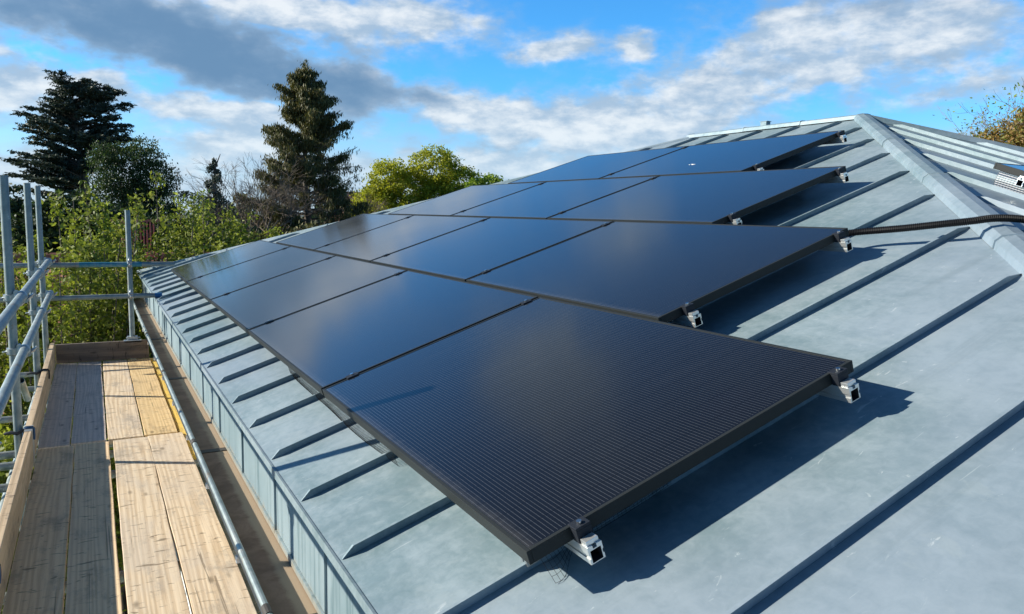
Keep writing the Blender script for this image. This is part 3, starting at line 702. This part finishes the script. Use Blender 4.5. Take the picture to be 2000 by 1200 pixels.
# rubbish seen below: lower lift rails
tube_thing('ledger', (SX-.055, -2.2, -3.0), (SX-.055, 7.8, -3.0), 'lower lift ledger tube far below the platform')

# boards
ZB = -.87; BT = .038
def board(x0, x1, y0, y1, m, label, z=ZB, rz=0.0, hoop=False):
    cx_, cy_ = (x0+x1)/2, (y0+y1)/2; hx, hy = (x1-x0)/2, (y1-y0)/2
    mb = MB(); n = 14; random.seed(int(cx_*977+cy_*131))
    # slight waviness so that the edges are not ruler straight
    vs = []; ex = [random.uniform(-.0022, .0022) for _ in range(n+1)]; ez = [random.uniform(-.0012, .0012) for _ in range(n+1)]
    for i in range(n+1):
        y = -hy+2*hy*i/n
        for (sx, sz) in ((-1, -1), (1, -1), (1, 1), (-1, 1)): vs.append((sx*hx+ex[i], y, (0 if sz > 0 else -BT)+ez[i]))
    fs = [(i*4+j, i*4+(j+1) % 4, (i+1)*4+(j+1) % 4, (i+1)*4+j) for i in range(n) for j in range(4)]
    fs = [tuple(reversed(f)) for f in fs]+[(0, 1, 2, 3), (n*4+3, n*4+2, n*4+1, n*4)]
    mb.add(vs, fs); o = mb.build('scaffold_board', m, bevel=.003)
    o.location = (cx_, cy_, z); o.rotation_euler = (0, 0, rz)
    tag(o, label, 'scaffold board', 'timber boards of the platform')
    return o
board(-1.194, -.984, .5, 4.405, W_TAN, 'tan scaffold board in the near half, against the side toe board', rz=-.0015)
board(-.975, -.773, .5, 4.42, W_TAN, 'tan shaded scaffold board in the near half, left of the dark gap', rz=.0012)
board(-.752, -.532, .5, 4.43, W_PALE, 'pale sunlit scaffold board in the near half, right of the dark gap', rz=-.002)
board(-.524, -.297, .5, 4.445, W_PALE, 'pale sunlit scaffold board in the near half, nearest the gutter', rz=.003)
board(-1.196, -1.012, 4.44, 7.545, W_GREY, 'grey shaded scaffold board in the far half, against the side toe board')
board(-1.004, -.790, 4.455, 7.55, W_GREY, 'grey shaded scaffold board in the far half, second from the side toe board', rz=.0015)
board(-.778, -.554, 4.465, 7.54, W_PALE, 'pale sunlit scaffold board in the far half, beside the golden one', rz=-.001)
board(-.546, -.330, 4.475, 7.55, W_GOLD, 'golden sunlit scaffold board in the far half nearest the gutter')
board(-.322, -.20, 3.9, 7.6, W_YEL, 'bright yellow edged board sitting slightly lower right of the golden board', z=ZB-.012)
board(-.322, -.20, .5, 3.85, mat('old_brown_board', (.10, .08, .06), .8), 'dark weathered strip board below the platform edge by the wall', z=ZB-.20)
# toe boards
def toe(lo, hi, m, label, h=.215, hoop=None):
    o_ = Vector(lo); mb = MB(); mb.box((0, 0, 0), Vector(hi)-o_); o = mb.build('toe_board', m, bevel=.003); o.location = o_
    tag(o, label, 'toe board', 'toe boards on edge round the platform'); return o
t1 = toe((-1.236, .4, -.872), (-1.196, 4.20, -.652), W_TOE, 'long tan toe board on edge along the near left side of the platform')
t2b = toe((-1.240, 4.203, -.872), (-1.200, 7.555, -.655), W_TOE, 'toe board on edge along the far left side, ending at the dark end board')
mb = MB(); mb.box((-.0015, 3.66, -.001), (.0415, 3.795, .2225)); h_ = mb.build('hoop_iron', mat('hoop_iron', (.45, .45, .43), .45, .6), t1)
t3 = toe((-1.196, 7.560, -.870), (-.335, 7.600, -.675), W_END, 'dark stained end board on edge across the far end of the platform')
# cable ties holding the side toe board to the poles
for y, bl, lb in ((4.12, True, 'blue and black strap tying the toe board to the pole at the left edge'), (6.06, False, 'black strap tying the toe board to the second pole'), (2.02, True, 'blue strap on the toe board at the very bottom left')):
    mb = MB()
    loop = [(-1.244, y, -.72), (-1.246, y+.004, -.655), (-1.238, y, -.6465), (-1.216, y-.004, -.644), (-1.196, y, -.6465), (-1.188, y+.003, -.656), (-1.188, y+.006, -.70), (-1.190, y+.004, -.725)]
    mb.tube(loop, .006, 8, 0); mb.tube([(p[0], p[1]+.012, p[2]+.002) for p in loop], .006, 8, 1)
    mb.tube([(-1.24, y, -.655), (-1.275, y-.03, -.668), (-1.31, y-.01, -.662), (-1.345, y+.01, -.672)], [.009, .012, .012, .008], 8, 1)
    o = mb.build('strap', [mat('strap_blue', (.03, .10, .22), .5) if bl else BLK, BLK], smooth=True); tag(o, lb, 'strap')

# ------------------------------------------------------------------ vegetation
def at(az, dist, z=GZ): return Vector((CAM.x+math.sin(R(az))*dist, CAM.y+math.cos(R(az))*dist, z))
def leaves(name, C, size, m, parent, flat=0.0, aspect=1.0, hang=0.0, rng=None, var=.4):
    """C: n x 3 leaf centres; one small four-cornered leaf each"""
    C = np.asarray(C, float); n = len(C); rng = rng or np.random.default_rng(1)
    a = rng.normal(size=(n, 3)); 
    if flat: a[:, 2] *= (1-flat)
    if hang: a = a*(1-hang)+np.array([0, 0, -1.0])*hang*1.6+rng.normal(size=(n, 3))*.12
    a /= np.linalg.norm(a, axis=1)[:, None]+1e-9
    b_ = rng.normal(size=(n, 3))
    if flat: b_[:, 2] *= (1-flat)
    b_ -= (a*b_).sum(1)[:, None]*a; b_ /= np.linalg.norm(b_, axis=1)[:, None]+1e-9
    s = size*(1-var/2+var*rng.random(n))[:, None]
    a = a*s*aspect; b_ = b_*s
    V = np.stack([C-a, C+b_*.5-a*.15, C+a, C-b_*.5+a*.1], 1).reshape(-1, 3)
    me = bpy.data.meshes.new(name); me.vertices.add(4*n); me.vertices.foreach_set('co', V.ravel())
    me.loops.add(4*n); me.loops.foreach_set('vertex_index', np.arange(4*n, dtype=np.int32))
    me.polygons.add(n); me.polygons.foreach_set('loop_start', np.arange(0, 4*n, 4, dtype=np.int32)); me.polygons.foreach_set('loop_total', np.full(n, 4, dtype=np.int32))
    me.materials.append(m); me.update(calc_edges=True); me.validate()
    o = bpy.data.objects.new(name, me); COL.objects.link(o); o.parent = parent; return o
def tree_root(name, loc, label, cat='tree', group=None):
    return tag(empty(name, loc), label, cat, group)
def branch(mb, p0, p1, r0, r1, rng, bend=.06, n=5, sides=6, sag=0.0):
    p0, p1 = np.array(p0, float), np.array(p1, float); L = np.linalg.norm(p1-p0); pts = []; o = np.zeros(3)
    for i in range(n+1):
        t = i/n; o = o+rng.normal(size=3)*bend*L/n*(0 < i < n)
        p = p0+(p1-p0)*t+o*math.sin(math.pi*min(t, 1))+np.array([0, 0, -sag*L*math.sin(math.pi*t)]); pts.append(p)
    mb.tube([Vector(p) for p in pts], [r0+(r1-r0)*i/n for i in range(n+1)], sides, cap=False)
    return pts
def along(pts, t):
    k = t*(len(pts)-1); i = min(int(k), len(pts)-2); f = k-i; return pts[i]*(1-f)+pts[i+1]*f

def conifer_spruce(loc, H, Wd, label):
    rng = np.random.default_rng(11); root = tree_root('spruce_tree', loc, label)
    tb = MB(); tg = MB(); tb.tube([(0, 0, 0), (.1, 0, H*.35), (-.05, .1, H*.7), (0, 0, H)], [.36, .26, .13, .02], 8)
    C = []; C2 = []
    z = H*.20
    while z < H*.985:
        f = (z-H*.20)/(H*.80)                    # 0 low .. 1 top
        env = Wd*min(1.0, (1-f)**.72*1.32)*rng.uniform(.78, 1.10)+.15
        for k in range(int(5+rng.integers(0, 3))):
            a = rng.random()*6.283
            Lb = env*rng.uniform(.62, 1.12)*(1.1 if rng.random() < .12 else 1)
            d = np.array([math.cos(a), math.sin(a), 0]); rise = rng.uniform(-.10, .25)+.45*f
            p0 = np.array([0, 0, z]); p1 = p0+d*Lb+np.array([0, 0, Lb*rise])
            pts = branch(tb, p0, p1, .055*(1-f)+.02, .010, rng, .05, 5, 5, sag=.08*(1-f))
            dens = .30 if (f < .66 and rng.random() < .50) else .9        # half bare boughs low down
            for q in range(int(9*Lb*dens)+4):
                t = .35+.65*rng.random()**.6 if f < .6 else .15+.85*rng.random()**.8
                c = along(pts, t)
                m_ = int(34*dens)
                drop = rng.random((m_, 1))*(.55*(1-f)+.16)
                C.append(c+rng.normal(size=(m_, 3))*np.array([.16, .16, .05])+np.array([0, 0, -1])*drop+np.array([0, 0, .05]))
            for q in range(int(14*(1-f))+3):                  # thin grey side twigs
                c = along(pts, rng.uniform(.15, .98)); e = c+rng.normal(size=3)*np.array([.26, .26, .12])+np.array([0, 0, -.55*(1-f)])
                branch(tg, c, e, .013, .006, rng, .08, 2, 3)
        z += rng.uniform(.20, .36)
    C.append(np.array([0, 0, H])+rng.normal(size=(160, 3))*np.array([.14, .14, .3])); C.append(np.array([.35, .2, H-.75])+rng.normal(size=(160, 3))*np.array([.12, .12, .35]))
    tb.build('trunk', BARK, root); tg.build('twigs', TWIG, root); leaves('crown', np.concatenate(C), .056, L_SPRUCE, root, hang=.66, aspect=1.9, rng=rng)
def conifer_cedar(loc, label, mpp=.0305):
    """limbs reach the spray tips of the real outline (metres across, metres up), repeated at other depths"""
    rng = np.random.default_rng(23); root = tree_root('cedar_tree', loc, label)
    tb = MB(); H = 14.9
    ax = lambda z: np.array([-.1+.35*math.sin(z*.25), .1*math.sin(z*.5), z])
    tb.tube([Vector(ax(z)) for z in (0, 3, 6, 8.5, 10.5, 12.5, 14.2)], [.62, .52, .42, .32, .22, .12, .05], 8)
    T = [(285,155),(350,185),(410,190),(470,178),(560,182),(635,190),(600,215),(675,270),(560,250),(300,215),(240,262),(330,260),(450,240),(630,300),(150,318),(100,350),(210,330),(680,385),(600,360),(90,410),(95,440),(180,400),(260,300),(640,420),(500,330),(400,300),(300,380),(400,400),(550,440),(660,460),(140,512),(200,470),(80,580),(120,600),(250,520),(350,500),(450,520),(5,612),(60,640),(180,620),(280,620),(380,610),(20,700),(120,700),(700,480),(560,520),(220,700),(340,700),(450,640),(60,760),(300,760),(520,600),(600,560),(470,440),(520,390),(150,690),(250,650),(400,560),(480,600),(330,560),(200,560),(330,480),(380,440)]
    C = []
    for (x, y) in T:
        dx = (x/2.857-138)*mpp*.95; zt = (401-(100+y/2.857))*mpp*1.06+.744-GZ
        for rep_ in range(3):
            dy = rng.uniform(-1, 1)*(1.6 if rep_ else .8); kx = 1.0 if rep_ == 0 else rng.uniform(.45, .95)
            tip = np.array([dx*kx, dy*(1+.3*abs(dx)), zt+(rng.uniform(-.35, .25) if rep_ else 0)])
            rise = .16*abs(dx)*rng.uniform(.4, 1.6)+.15
            p0 = ax(max(1.0, tip[2]-rise-.25)); L = np.linalg.norm(tip-p0)
            pts = branch(tb, p0, tip, .035+.012*L, .012, rng, .06, 5, 5, sag=-.03)
            d = (tip-p0)/L; perp = np.array([-d[1], d[0], 0])
            for q in range(int(6.5*L)+3):
                u = .30+.70*rng.random()**.8; c = along(pts, u); wside = rng.normal()*.38*(1.25-u*.6)
                dirn = d*rng.uniform(.5, 1)+perp*np.sign(wside)*rng.uniform(.2, .9)+np.array([0, 0, rng.uniform(-.25, .15)]); dirn /= np.linalg.norm(dirn)
                m_ = 30; st = rng.random((m_, 1))*rng.uniform(.35, .85)
                C.append(c+perp*wside*.5+dirn*st+rng.normal(size=(m_, 3))*np.array([.07, .07, .035])-np.array([0, 0, .22])*st*st)
    tb.build('trunk', BARK, root); leaves('crown', np.concatenate(C), .075, L_CEDAR, root, flat=.5, aspect=1.6, rng=rng)
def broadleaf(name, loc, lobes, m, label, leaf=.11, nl=900, trunk_h=3.0, shell=.55, seed=1, tw=.05, squash=.85, cat='tree', group=None, bark=None, tr=.2, hang=0.0, twigs=10):
    """lobes: (x,y,z,r) relative to loc; leaves gather in clumps near the surface of each lobe"""
    rng = np.random.default_rng(seed); root = tree_root(name, loc, label, cat, group)
    tb = MB(); top = np.array([0, 0, trunk_h]); tb.tube([(0, 0, 0), (.05, .03, trunk_h*.5), tuple(top)], [tr, tr*.8, tr*.62], 7)
    C = []
    for (x, y, z, r) in lobes:
        c = np.array([x, y, z]); pts = branch(tb, top+rng.normal(size=3)*.05, c, tr*.5, .03, rng, .10, 5, 5)
        nc = int(nl*r*r/24)+6
        for k in range(nc):
            d = rng.normal(size=3); d /= np.linalg.norm(d); d[2] = d[2]*squash+.05
            q = c+d*r*(shell+(1-shell)*rng.random()**.5)*rng.uniform(.85, 1.12)
            C.append(q+rng.normal(size=(34, 3))*np.array([.20, .20, .13])*min(1, r*.55+.2))
            if k < twigs: branch(tb, along(pts, rng.uniform(.5, 1)), q, .022, .006, rng, .10, 3, 4)
    tb.build('trunk', bark or BARK, root); leaves('crown', np.concatenate(C), leaf, m, root, rng=rng, hang=hang)
    return root
def bare_tree(loc, H, spread, label, seed, m=None, leaf_m=None, nleaf=0, name='bare_tree', lz=(0, 1), lsz=.07, stems=5, lean=0):
    rng = np.random.default_rng(seed); root = tree_root(name, loc, label)
    tb = MB(); C = []
    def rec(p, d, L, r, lev):
        d = d/np.linalg.norm(d); e = p+d*L
        pts = branch(tb, p, e, r, r*.55, rng, .08, 3, 5 if lev < 2 else 3)
        if lev >= 2: C.append(e)
        if lev == 5: return
        for k in range(3 if lev < 4 else 3):
            nd = d+rng.normal(size=3)*.42+np.array([lean, 0, .10]); rec(along(pts, rng.uniform(.45, 1.0)), nd, L*rng.uniform(.55, .80), max(r*.55, .007), lev+1)
    tb.tube([(0, 0, 0), (0, .05, H*.35)], [.16, .12], 6)
    for k in range(stems):
        a = k*6.283/stems+rng.random(); rec(np.array([0, 0, H*.33]), np.array([math.cos(a)*spread, math.sin(a)*spread, 1.0]), H*.24, .07, 0)
    tb.build('trunk', m or TWIG, root)
    if nleaf:
        C = np.array(C); C = C[(C[:, 2] > lz[0]*H) & (C[:, 2] < lz[1]*H)]
        P = C[rng.integers(0, len(C), nleaf)]+rng.normal(size=(nleaf, 3))*.22
        leaves('crown', P, lsz, leaf_m, root, rng=rng)
    return root

conifer_cedar(at(-.55, 58), 'tall dark cedar with flat layered branches at the left of the skyline')
conifer_spruce(at(13.75, 46), 15.15, 3.55, 'tall pointed dark green spruce towering in the middle left of the skyline')
broadleaf('birch_tree', at(2.5, 52), [(-.9, 0, 8.6, 1.5), (.5, 0, 10.2, 1.35), (1.2, 0, 8.7, 1.5), (-.2, .3, 7.0, 1.9), (1.6, 0, 6.8, 1.4), (-1.4, 0, 10.0, 1.1), (1.4, 0, 5.5, 1.5)], L_BIRCH, 'dark green drooping birch tree just right of the cedar', .072, 1300, 5.5, .2, 7, hang=.6)
bare_tree(at(9.3, 42), 10.9, .55, 'leafless grey branched tree left of the tall spruce', 31, stems=7)
bare_tree(at(10.8, 43.5), 11.3, .5, 'taller leafless tree with pale twigs touching the spruce', 32, stems=6)
bare_tree(at(17.2, 55), 10.2, .6, 'faint leafless tree just right of the tall spruce', 33, stems=5)
# small drooping cedar with an arching bough
rng = np.random.default_rng(41); rt = tree_root('young_cedar', at(7.5, 40), 'small dark drooping conifer with one long arching bough before the sky')
tb = MB(); tb.tube([(0, 0, 0), (0, 0, 7), (.1, 0, 9.2), (.35, 0, 9.85)], [.2, .12, .05, .015], 6); C = []
lim = [(7.3, -1, 1.95, .95, 0)]
for i in range(46):
    z = 9.6-i*.135; lim.append((z, rng.choice([-1, 1]), .12+.36*(9.7-z)*rng.uniform(.5, 1.05), -.35, rng.uniform(-1.2, 1.2)))
for z, sx, L, dz, a in lim:
    d = np.array([math.cos(a)*sx, math.sin(a), 0]); p0 = np.array([0, 0, z]); p1 = p0+d*L+np.array([0, 0, dz*L*.3])
    pts = branch(tb, p0, p1, .035, .008, rng, .04, 6, 5, sag=-.20)
    for k in range(int(L*20)+5):
        c = along(pts, rng.random()); C.append(c+rng.normal(size=(10, 3))*np.array([.06, .06, .04])-np.array([0, 0, 1])*rng.random((10, 1))*.26)
tb.build('trunk', BARK, rt); leaves('crown', np.concatenate(C), .055, L_CEDAR, rt, hang=.6, rng=rng)
# the round yellow-green trees on the right of the spruce
MS = 1.2
broadleaf('maple_tree', at(23.0, 48*MS), [(x*MS, y*MS, 7.24+(z-7.24)*MS, r*MS) for x, y, z, r in [(-.2, 0, 9.85, 1.55), (-3.0, 0, 9.1, 1.35), (1.5, 0, 9.0, 1.4), (-1.6, .5, 8.2, 1.8), (.5, -.3, 7.7, 1.9), (-3.9, 0, 7.5, 1.4), (-4.3, -.4, 6.3, 1.3), (2.6, 0, 7.6, 1.5), (-2.4, -1, 6.6, 1.7), (.2, -1, 6.0, 1.9), (2.6, -.5, 6.2, 1.6), (-4.0, 0, 5.0, 1.5), (-1.5, -.8, 4.8, 1.8)]],
          L_MAPLE, 'broad yellow green maple in fresh leaf rising above the panels', .098, 1150, 5.0, .55, 51, tr=.3, twigs=14)
broadleaf('lime_tree', at(27.4, 47), [(-.6, 0, 8.6, 1.2), (.9, 0, 8.2, 1.2), (2.2, 0, 7.6, 1.15), (-1.2, 0, 7.2, 1.5), (.6, -.3, 6.6, 1.7), (2.5, 0, 6.2, 1.4), (3.3, 0, 7.0, .9), (-.4, 0, 5.2, 1.6)], L_MAPLE2, 'mid green leafy tree joining the maple on its right', .10, 1300, 4.5, .5, 52)
# right edge
bare_tree(at(62.4, 38), 13.7, .17, 'slender half bare birch with thin upright twigs at the right edge', 61, stems=5, leaf_m=L_RUST, nleaf=3200, name='birch_tree', lsz=.055, lz=(.3, .9))
bare_tree(at(64.0, 37), 14.0, .20, 'second half bare birch, farther right and cut by the picture edge', 62, stems=5, leaf_m=L_MAPLE2, nleaf=1500, name='birch_tree', lsz=.07, lz=(.3, .95))
broadleaf('beech_shrub', at(62.7, 36), [(-.9, .8, 10.1, 1.1), (.2, 0, 10.9, 1.25), (1.8, 0, 11.3, 1.5), (.6, 0, 8.8, 2.0), (-1.6, 0, 8.6, 1.5), (2.8, 0, 9.2, 2.0)], L_RUST, 'rust and olive leaved crown behind the roof at the right edge', .085, 1300, 6, .3, 63)
# dark evergreen mass under the cedar
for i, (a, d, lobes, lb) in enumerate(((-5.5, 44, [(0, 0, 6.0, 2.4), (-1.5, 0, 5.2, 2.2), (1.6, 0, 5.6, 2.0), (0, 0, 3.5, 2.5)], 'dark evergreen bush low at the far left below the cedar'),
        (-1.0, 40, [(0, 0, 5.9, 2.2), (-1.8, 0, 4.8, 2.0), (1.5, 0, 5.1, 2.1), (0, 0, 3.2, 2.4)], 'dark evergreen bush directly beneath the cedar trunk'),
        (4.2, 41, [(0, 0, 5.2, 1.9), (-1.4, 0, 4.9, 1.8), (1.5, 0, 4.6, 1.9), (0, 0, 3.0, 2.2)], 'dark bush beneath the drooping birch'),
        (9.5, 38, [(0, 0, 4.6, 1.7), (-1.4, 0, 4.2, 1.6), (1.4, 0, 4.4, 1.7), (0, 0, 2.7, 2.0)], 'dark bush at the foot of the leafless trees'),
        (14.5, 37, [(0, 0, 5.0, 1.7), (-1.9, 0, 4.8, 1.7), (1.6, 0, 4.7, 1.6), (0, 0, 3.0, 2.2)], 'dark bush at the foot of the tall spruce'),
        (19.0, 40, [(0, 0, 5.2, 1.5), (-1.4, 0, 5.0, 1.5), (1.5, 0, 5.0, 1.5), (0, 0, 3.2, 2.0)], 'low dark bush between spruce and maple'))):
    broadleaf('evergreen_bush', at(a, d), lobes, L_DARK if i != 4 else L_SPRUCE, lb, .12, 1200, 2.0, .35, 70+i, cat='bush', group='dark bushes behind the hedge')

# near hedge of young leafy trees
def young_tree(az_, d, top, seed, label, m, wd=.85):
    loc = at(az_, d); H = top-GZ; rng = np.random.default_rng(seed); root = tree_root('young_tree', loc, label, 'young tree', 'young leafy trees screening the neighbouring roof')
    tb = MB(); C = []
    for k in range(8):
        a = rng.random()*6.283; hh = H*rng.uniform(.80, 1.0) if k else H
        e = np.array([math.cos(a)*wd*rng.uniform(.3, .9)*(k > 0), math.sin(a)*wd*rng.uniform(.3, .9)*(k > 0), hh])
        pts = branch(tb, (math.cos(a)*.06, math.sin(a)*.06, 0), e, .035, .006, rng, .05, 8, 5)
        for q in range(46):
            t = .42+.58*rng.random()**.9; c = along(pts, t); ln = rng.uniform(.2, .6)*(1.25-t); dd = rng.normal(size=3); dd[2] = abs(dd[2])*.7+.25; dd /= np.linalg.norm(dd)
            e2 = c+dd*ln; branch(tb, c, e2, .008, .003, rng, .08, 2, 3)
            m_ = int(rng.integers(18, 32)); C.append(c+(e2-c)*rng.random((m_, 1))+rng.normal(size=(m_, 3))*.065)
    tb.build('trunk', BARK, root); leaves('crown', np.concatenate(C), .037, m, root, rng=rng, var=.9)
HB = [(-7.2, 12.8, -.1, 'leftmost young tree of the leafy screen, cut by the photo edge'), (-5.0, 13.6, .35, 'young tree seen behind the leftmost scaffold pole'), (-3.4, 12.4, .30, 'young tree seen between the two left scaffold poles'),
      (-1.9, 13.8, .85, 'young tree rising against the cedar, right of the left poles'), (-.3, 12.7, 1.0, 'tall young tree with bright top left of the lone pole'), (1.0, 14.2, .55, 'young tree just left of the lone scaffold pole'), (2.6, 13.0, .15, 'young tree directly behind the lone scaffold pole'),
      (3.9, 14.4, 1.30, 'tallest young tree right of the lone pole, against the birch'), (5.2, 15.3, 1.15, 'young tree overlapping the red railing on its right'), (6.8, 14.6, .95, 'young tree below the small drooping conifer'), (8.4, 15.6, .85, 'young tree below the leafless grey trees'),
      (9.9, 15.0, .55, 'young tree left of the spruce foot'), (11.4, 16.4, .30, 'rightmost young tree of the leafy screen by the roof hip')]
for i, (a, d, top, lb) in enumerate(HB): young_tree(a, d, top, 100+i, lb, L_HEDGE if i % 3 != 1 else L_HEDGE2, 1.0)
HB2 = [(-8.5, 10.8, -2.3), (-5.4, 10.6, -2.1), (-2.4, 10.9, -1.9), (.6, 11.8, -1.7), (3.2, 12.4, -1.6)]
nm = ['low shrub at the far left below the guard rail', 'low shrub behind the left scaffold poles', 'low shrub above the dark end board on its left', 'low shrub above the middle of the dark end board', 'low shrub beside the foot of the lone pole']
for i, (a, d, top) in enumerate(HB2):
    broadleaf('shrub', at(a, d), [(0, 0, top-GZ-.6, .8), (-.7, 0, top-GZ-.9, .75), (.7, .1, top-GZ-.8, .75), (0, 0, top-GZ-1.7, 1.0)], L_HEDGE2 if i % 2 else L_HEDGE, nm[i], .05, 1500, 1.8, .3, 200+i, cat='shrub', tr=.06, group='low shrubs below the platform')

# neighbouring house with a clay tiled roof behind the hedge
hs_ = tag(empty('house', (-1.5, 20, GZ)), 'neighbouring brick house with a red clay tiled roof half hidden by the leaves', 'house')
mb = MB(); random.seed(9)
x0, x1, ya, yb, za, zb = -9.0, 3.6, 14.6, 20.2, -3.05, -.55
nr, nc = 22, 44
for i in range(nr):
    for j in range(nc):
        f0, f1 = i/nr, (i+1)/nr; xa = x0+(x1-x0)*j/nc; xb = x0+(x1-x0)*(j+1)/nc-.006
        y_0, y_1 = ya+(yb-ya)*f0, ya+(yb-ya)*f1; z_0 = za+(zb-za)*f0; z_1 = za+(zb-za)*f1; h = .035+random.uniform(-.006, .006); xm = (xa+xb)/2
        mb.add([(xa, y_0, z_0+h), (xm, y_0, z_0+h+.03), (xb, y_0, z_0+h), (xa, y_1, z_1+.005), (xm, y_1, z_1+.03), (xb, y_1, z_1+.005), (xa, y_0, z_0-.01), (xb, y_0, z_0-.01)], [(0, 1, 4, 3), (1, 2, 5, 4), (6, 7, 2, 1, 0)])
mb.add([(x0, ya, za-.02), (x1, ya, za-.02), (x1, yb, zb-.02), (x0, yb, zb-.02)], [(0, 1, 2, 3)])
mb.add([(x0, 2*yb-ya, za), (x1, 2*yb-ya, za), (x1, yb, zb), (x0, yb, zb)], [(3, 2, 1, 0)])
mb.tube([(x0, yb, zb+.03), (x1, yb, zb+.03)], .11, 10)
child(mb, 'roof', TILE, hs_)
mb = MB(); mb.box((x0+.3, ya+.4, GZ), (x1-.3, 2*yb-ya-.4, za-.03)); mb.add([(x1-.3, ya+.4, za-.03), (x1-.3, 2*yb-ya-.4, za-.03), (x1-.3, yb, zb-.1)], [(0, 1, 2)])
child(mb, 'wall', BRICK, hs_)
mb = MB(); mb.box((-.22, 18.6, -1.6), (.08, 19.1, .34)); mb.box((-.26, 18.55, .34), (.12, 19.15, .39)); child(mb, 'chimney', BRICK, hs_)
# red railing beside the chimney
rl = tag(empty('red_railing', (-.8, 18.2, -.35)), 'rusty red slatted railing glimpsed behind the lone scaffold pole', 'railing')
mb = MB()
for k in range(13):
    x = -.42+k*.070; mb.box((x, 18.2, -.42), (x+.032, 18.235, .40))
child(mb, 'slats', REDP, rl)
mb = MB(); mb.box((-1.2, 18.24, .40), (.60, 18.28, .45)); mb.box((-1.2, 18.24, -.45), (.60, 18.28, -.40)); child(mb, 'rail', REDP, rl)
# small brown gable seen between the spruce and the maple
hb = tag(empty('cottage', at(17.6, 60)), 'distant brown roofed cottage peeping between the spruce and the maple', 'house')
p = at(17.6, 60); mb = MB(); mb.add([(p.x-2, p.y-2, 1.1), (p.x+2, p.y-2, 1.1), (p.x+2, p.y, 2.2), (p.x-2, p.y, 2.2), (p.x+2, p.y+2, 1.1), (p.x-2, p.y+2, 1.1)], [(0, 1, 2, 3), (3, 2, 4, 5)]); child(mb, 'roof', mat('brown_tile', (.16, .10, .08), .8), hb)
mb = MB(); mb.box((p.x-1.8, p.y-1.7, GZ), (p.x+1.8, p.y+1.7, 1.15)); child(mb, 'wall', BRICK, hb)
# far woodland belt that closes the horizon
rng = np.random.default_rng(77); n = 60000
a = rng.uniform(-14, 72, n); dd = rng.uniform(85, 120, n)
hgt = 6.3+1.6*np.sin(a*.9)+.9*np.sin(a*2.7+1)+.6*np.sin(a*6.1)
z = GZ+hgt*rng.random(n)**.6
C = np.stack([CAM.x+np.sin(np.radians(a))*dd, CAM.y+np.cos(np.radians(a))*dd, z], 1)
wd_ = leaves('woodland', C, .42, L_DARK, None, rng=rng); tag(wd_, kind='stuff'); tag(wd_, 'far belt of dark woodland along the horizon', 'woodland')
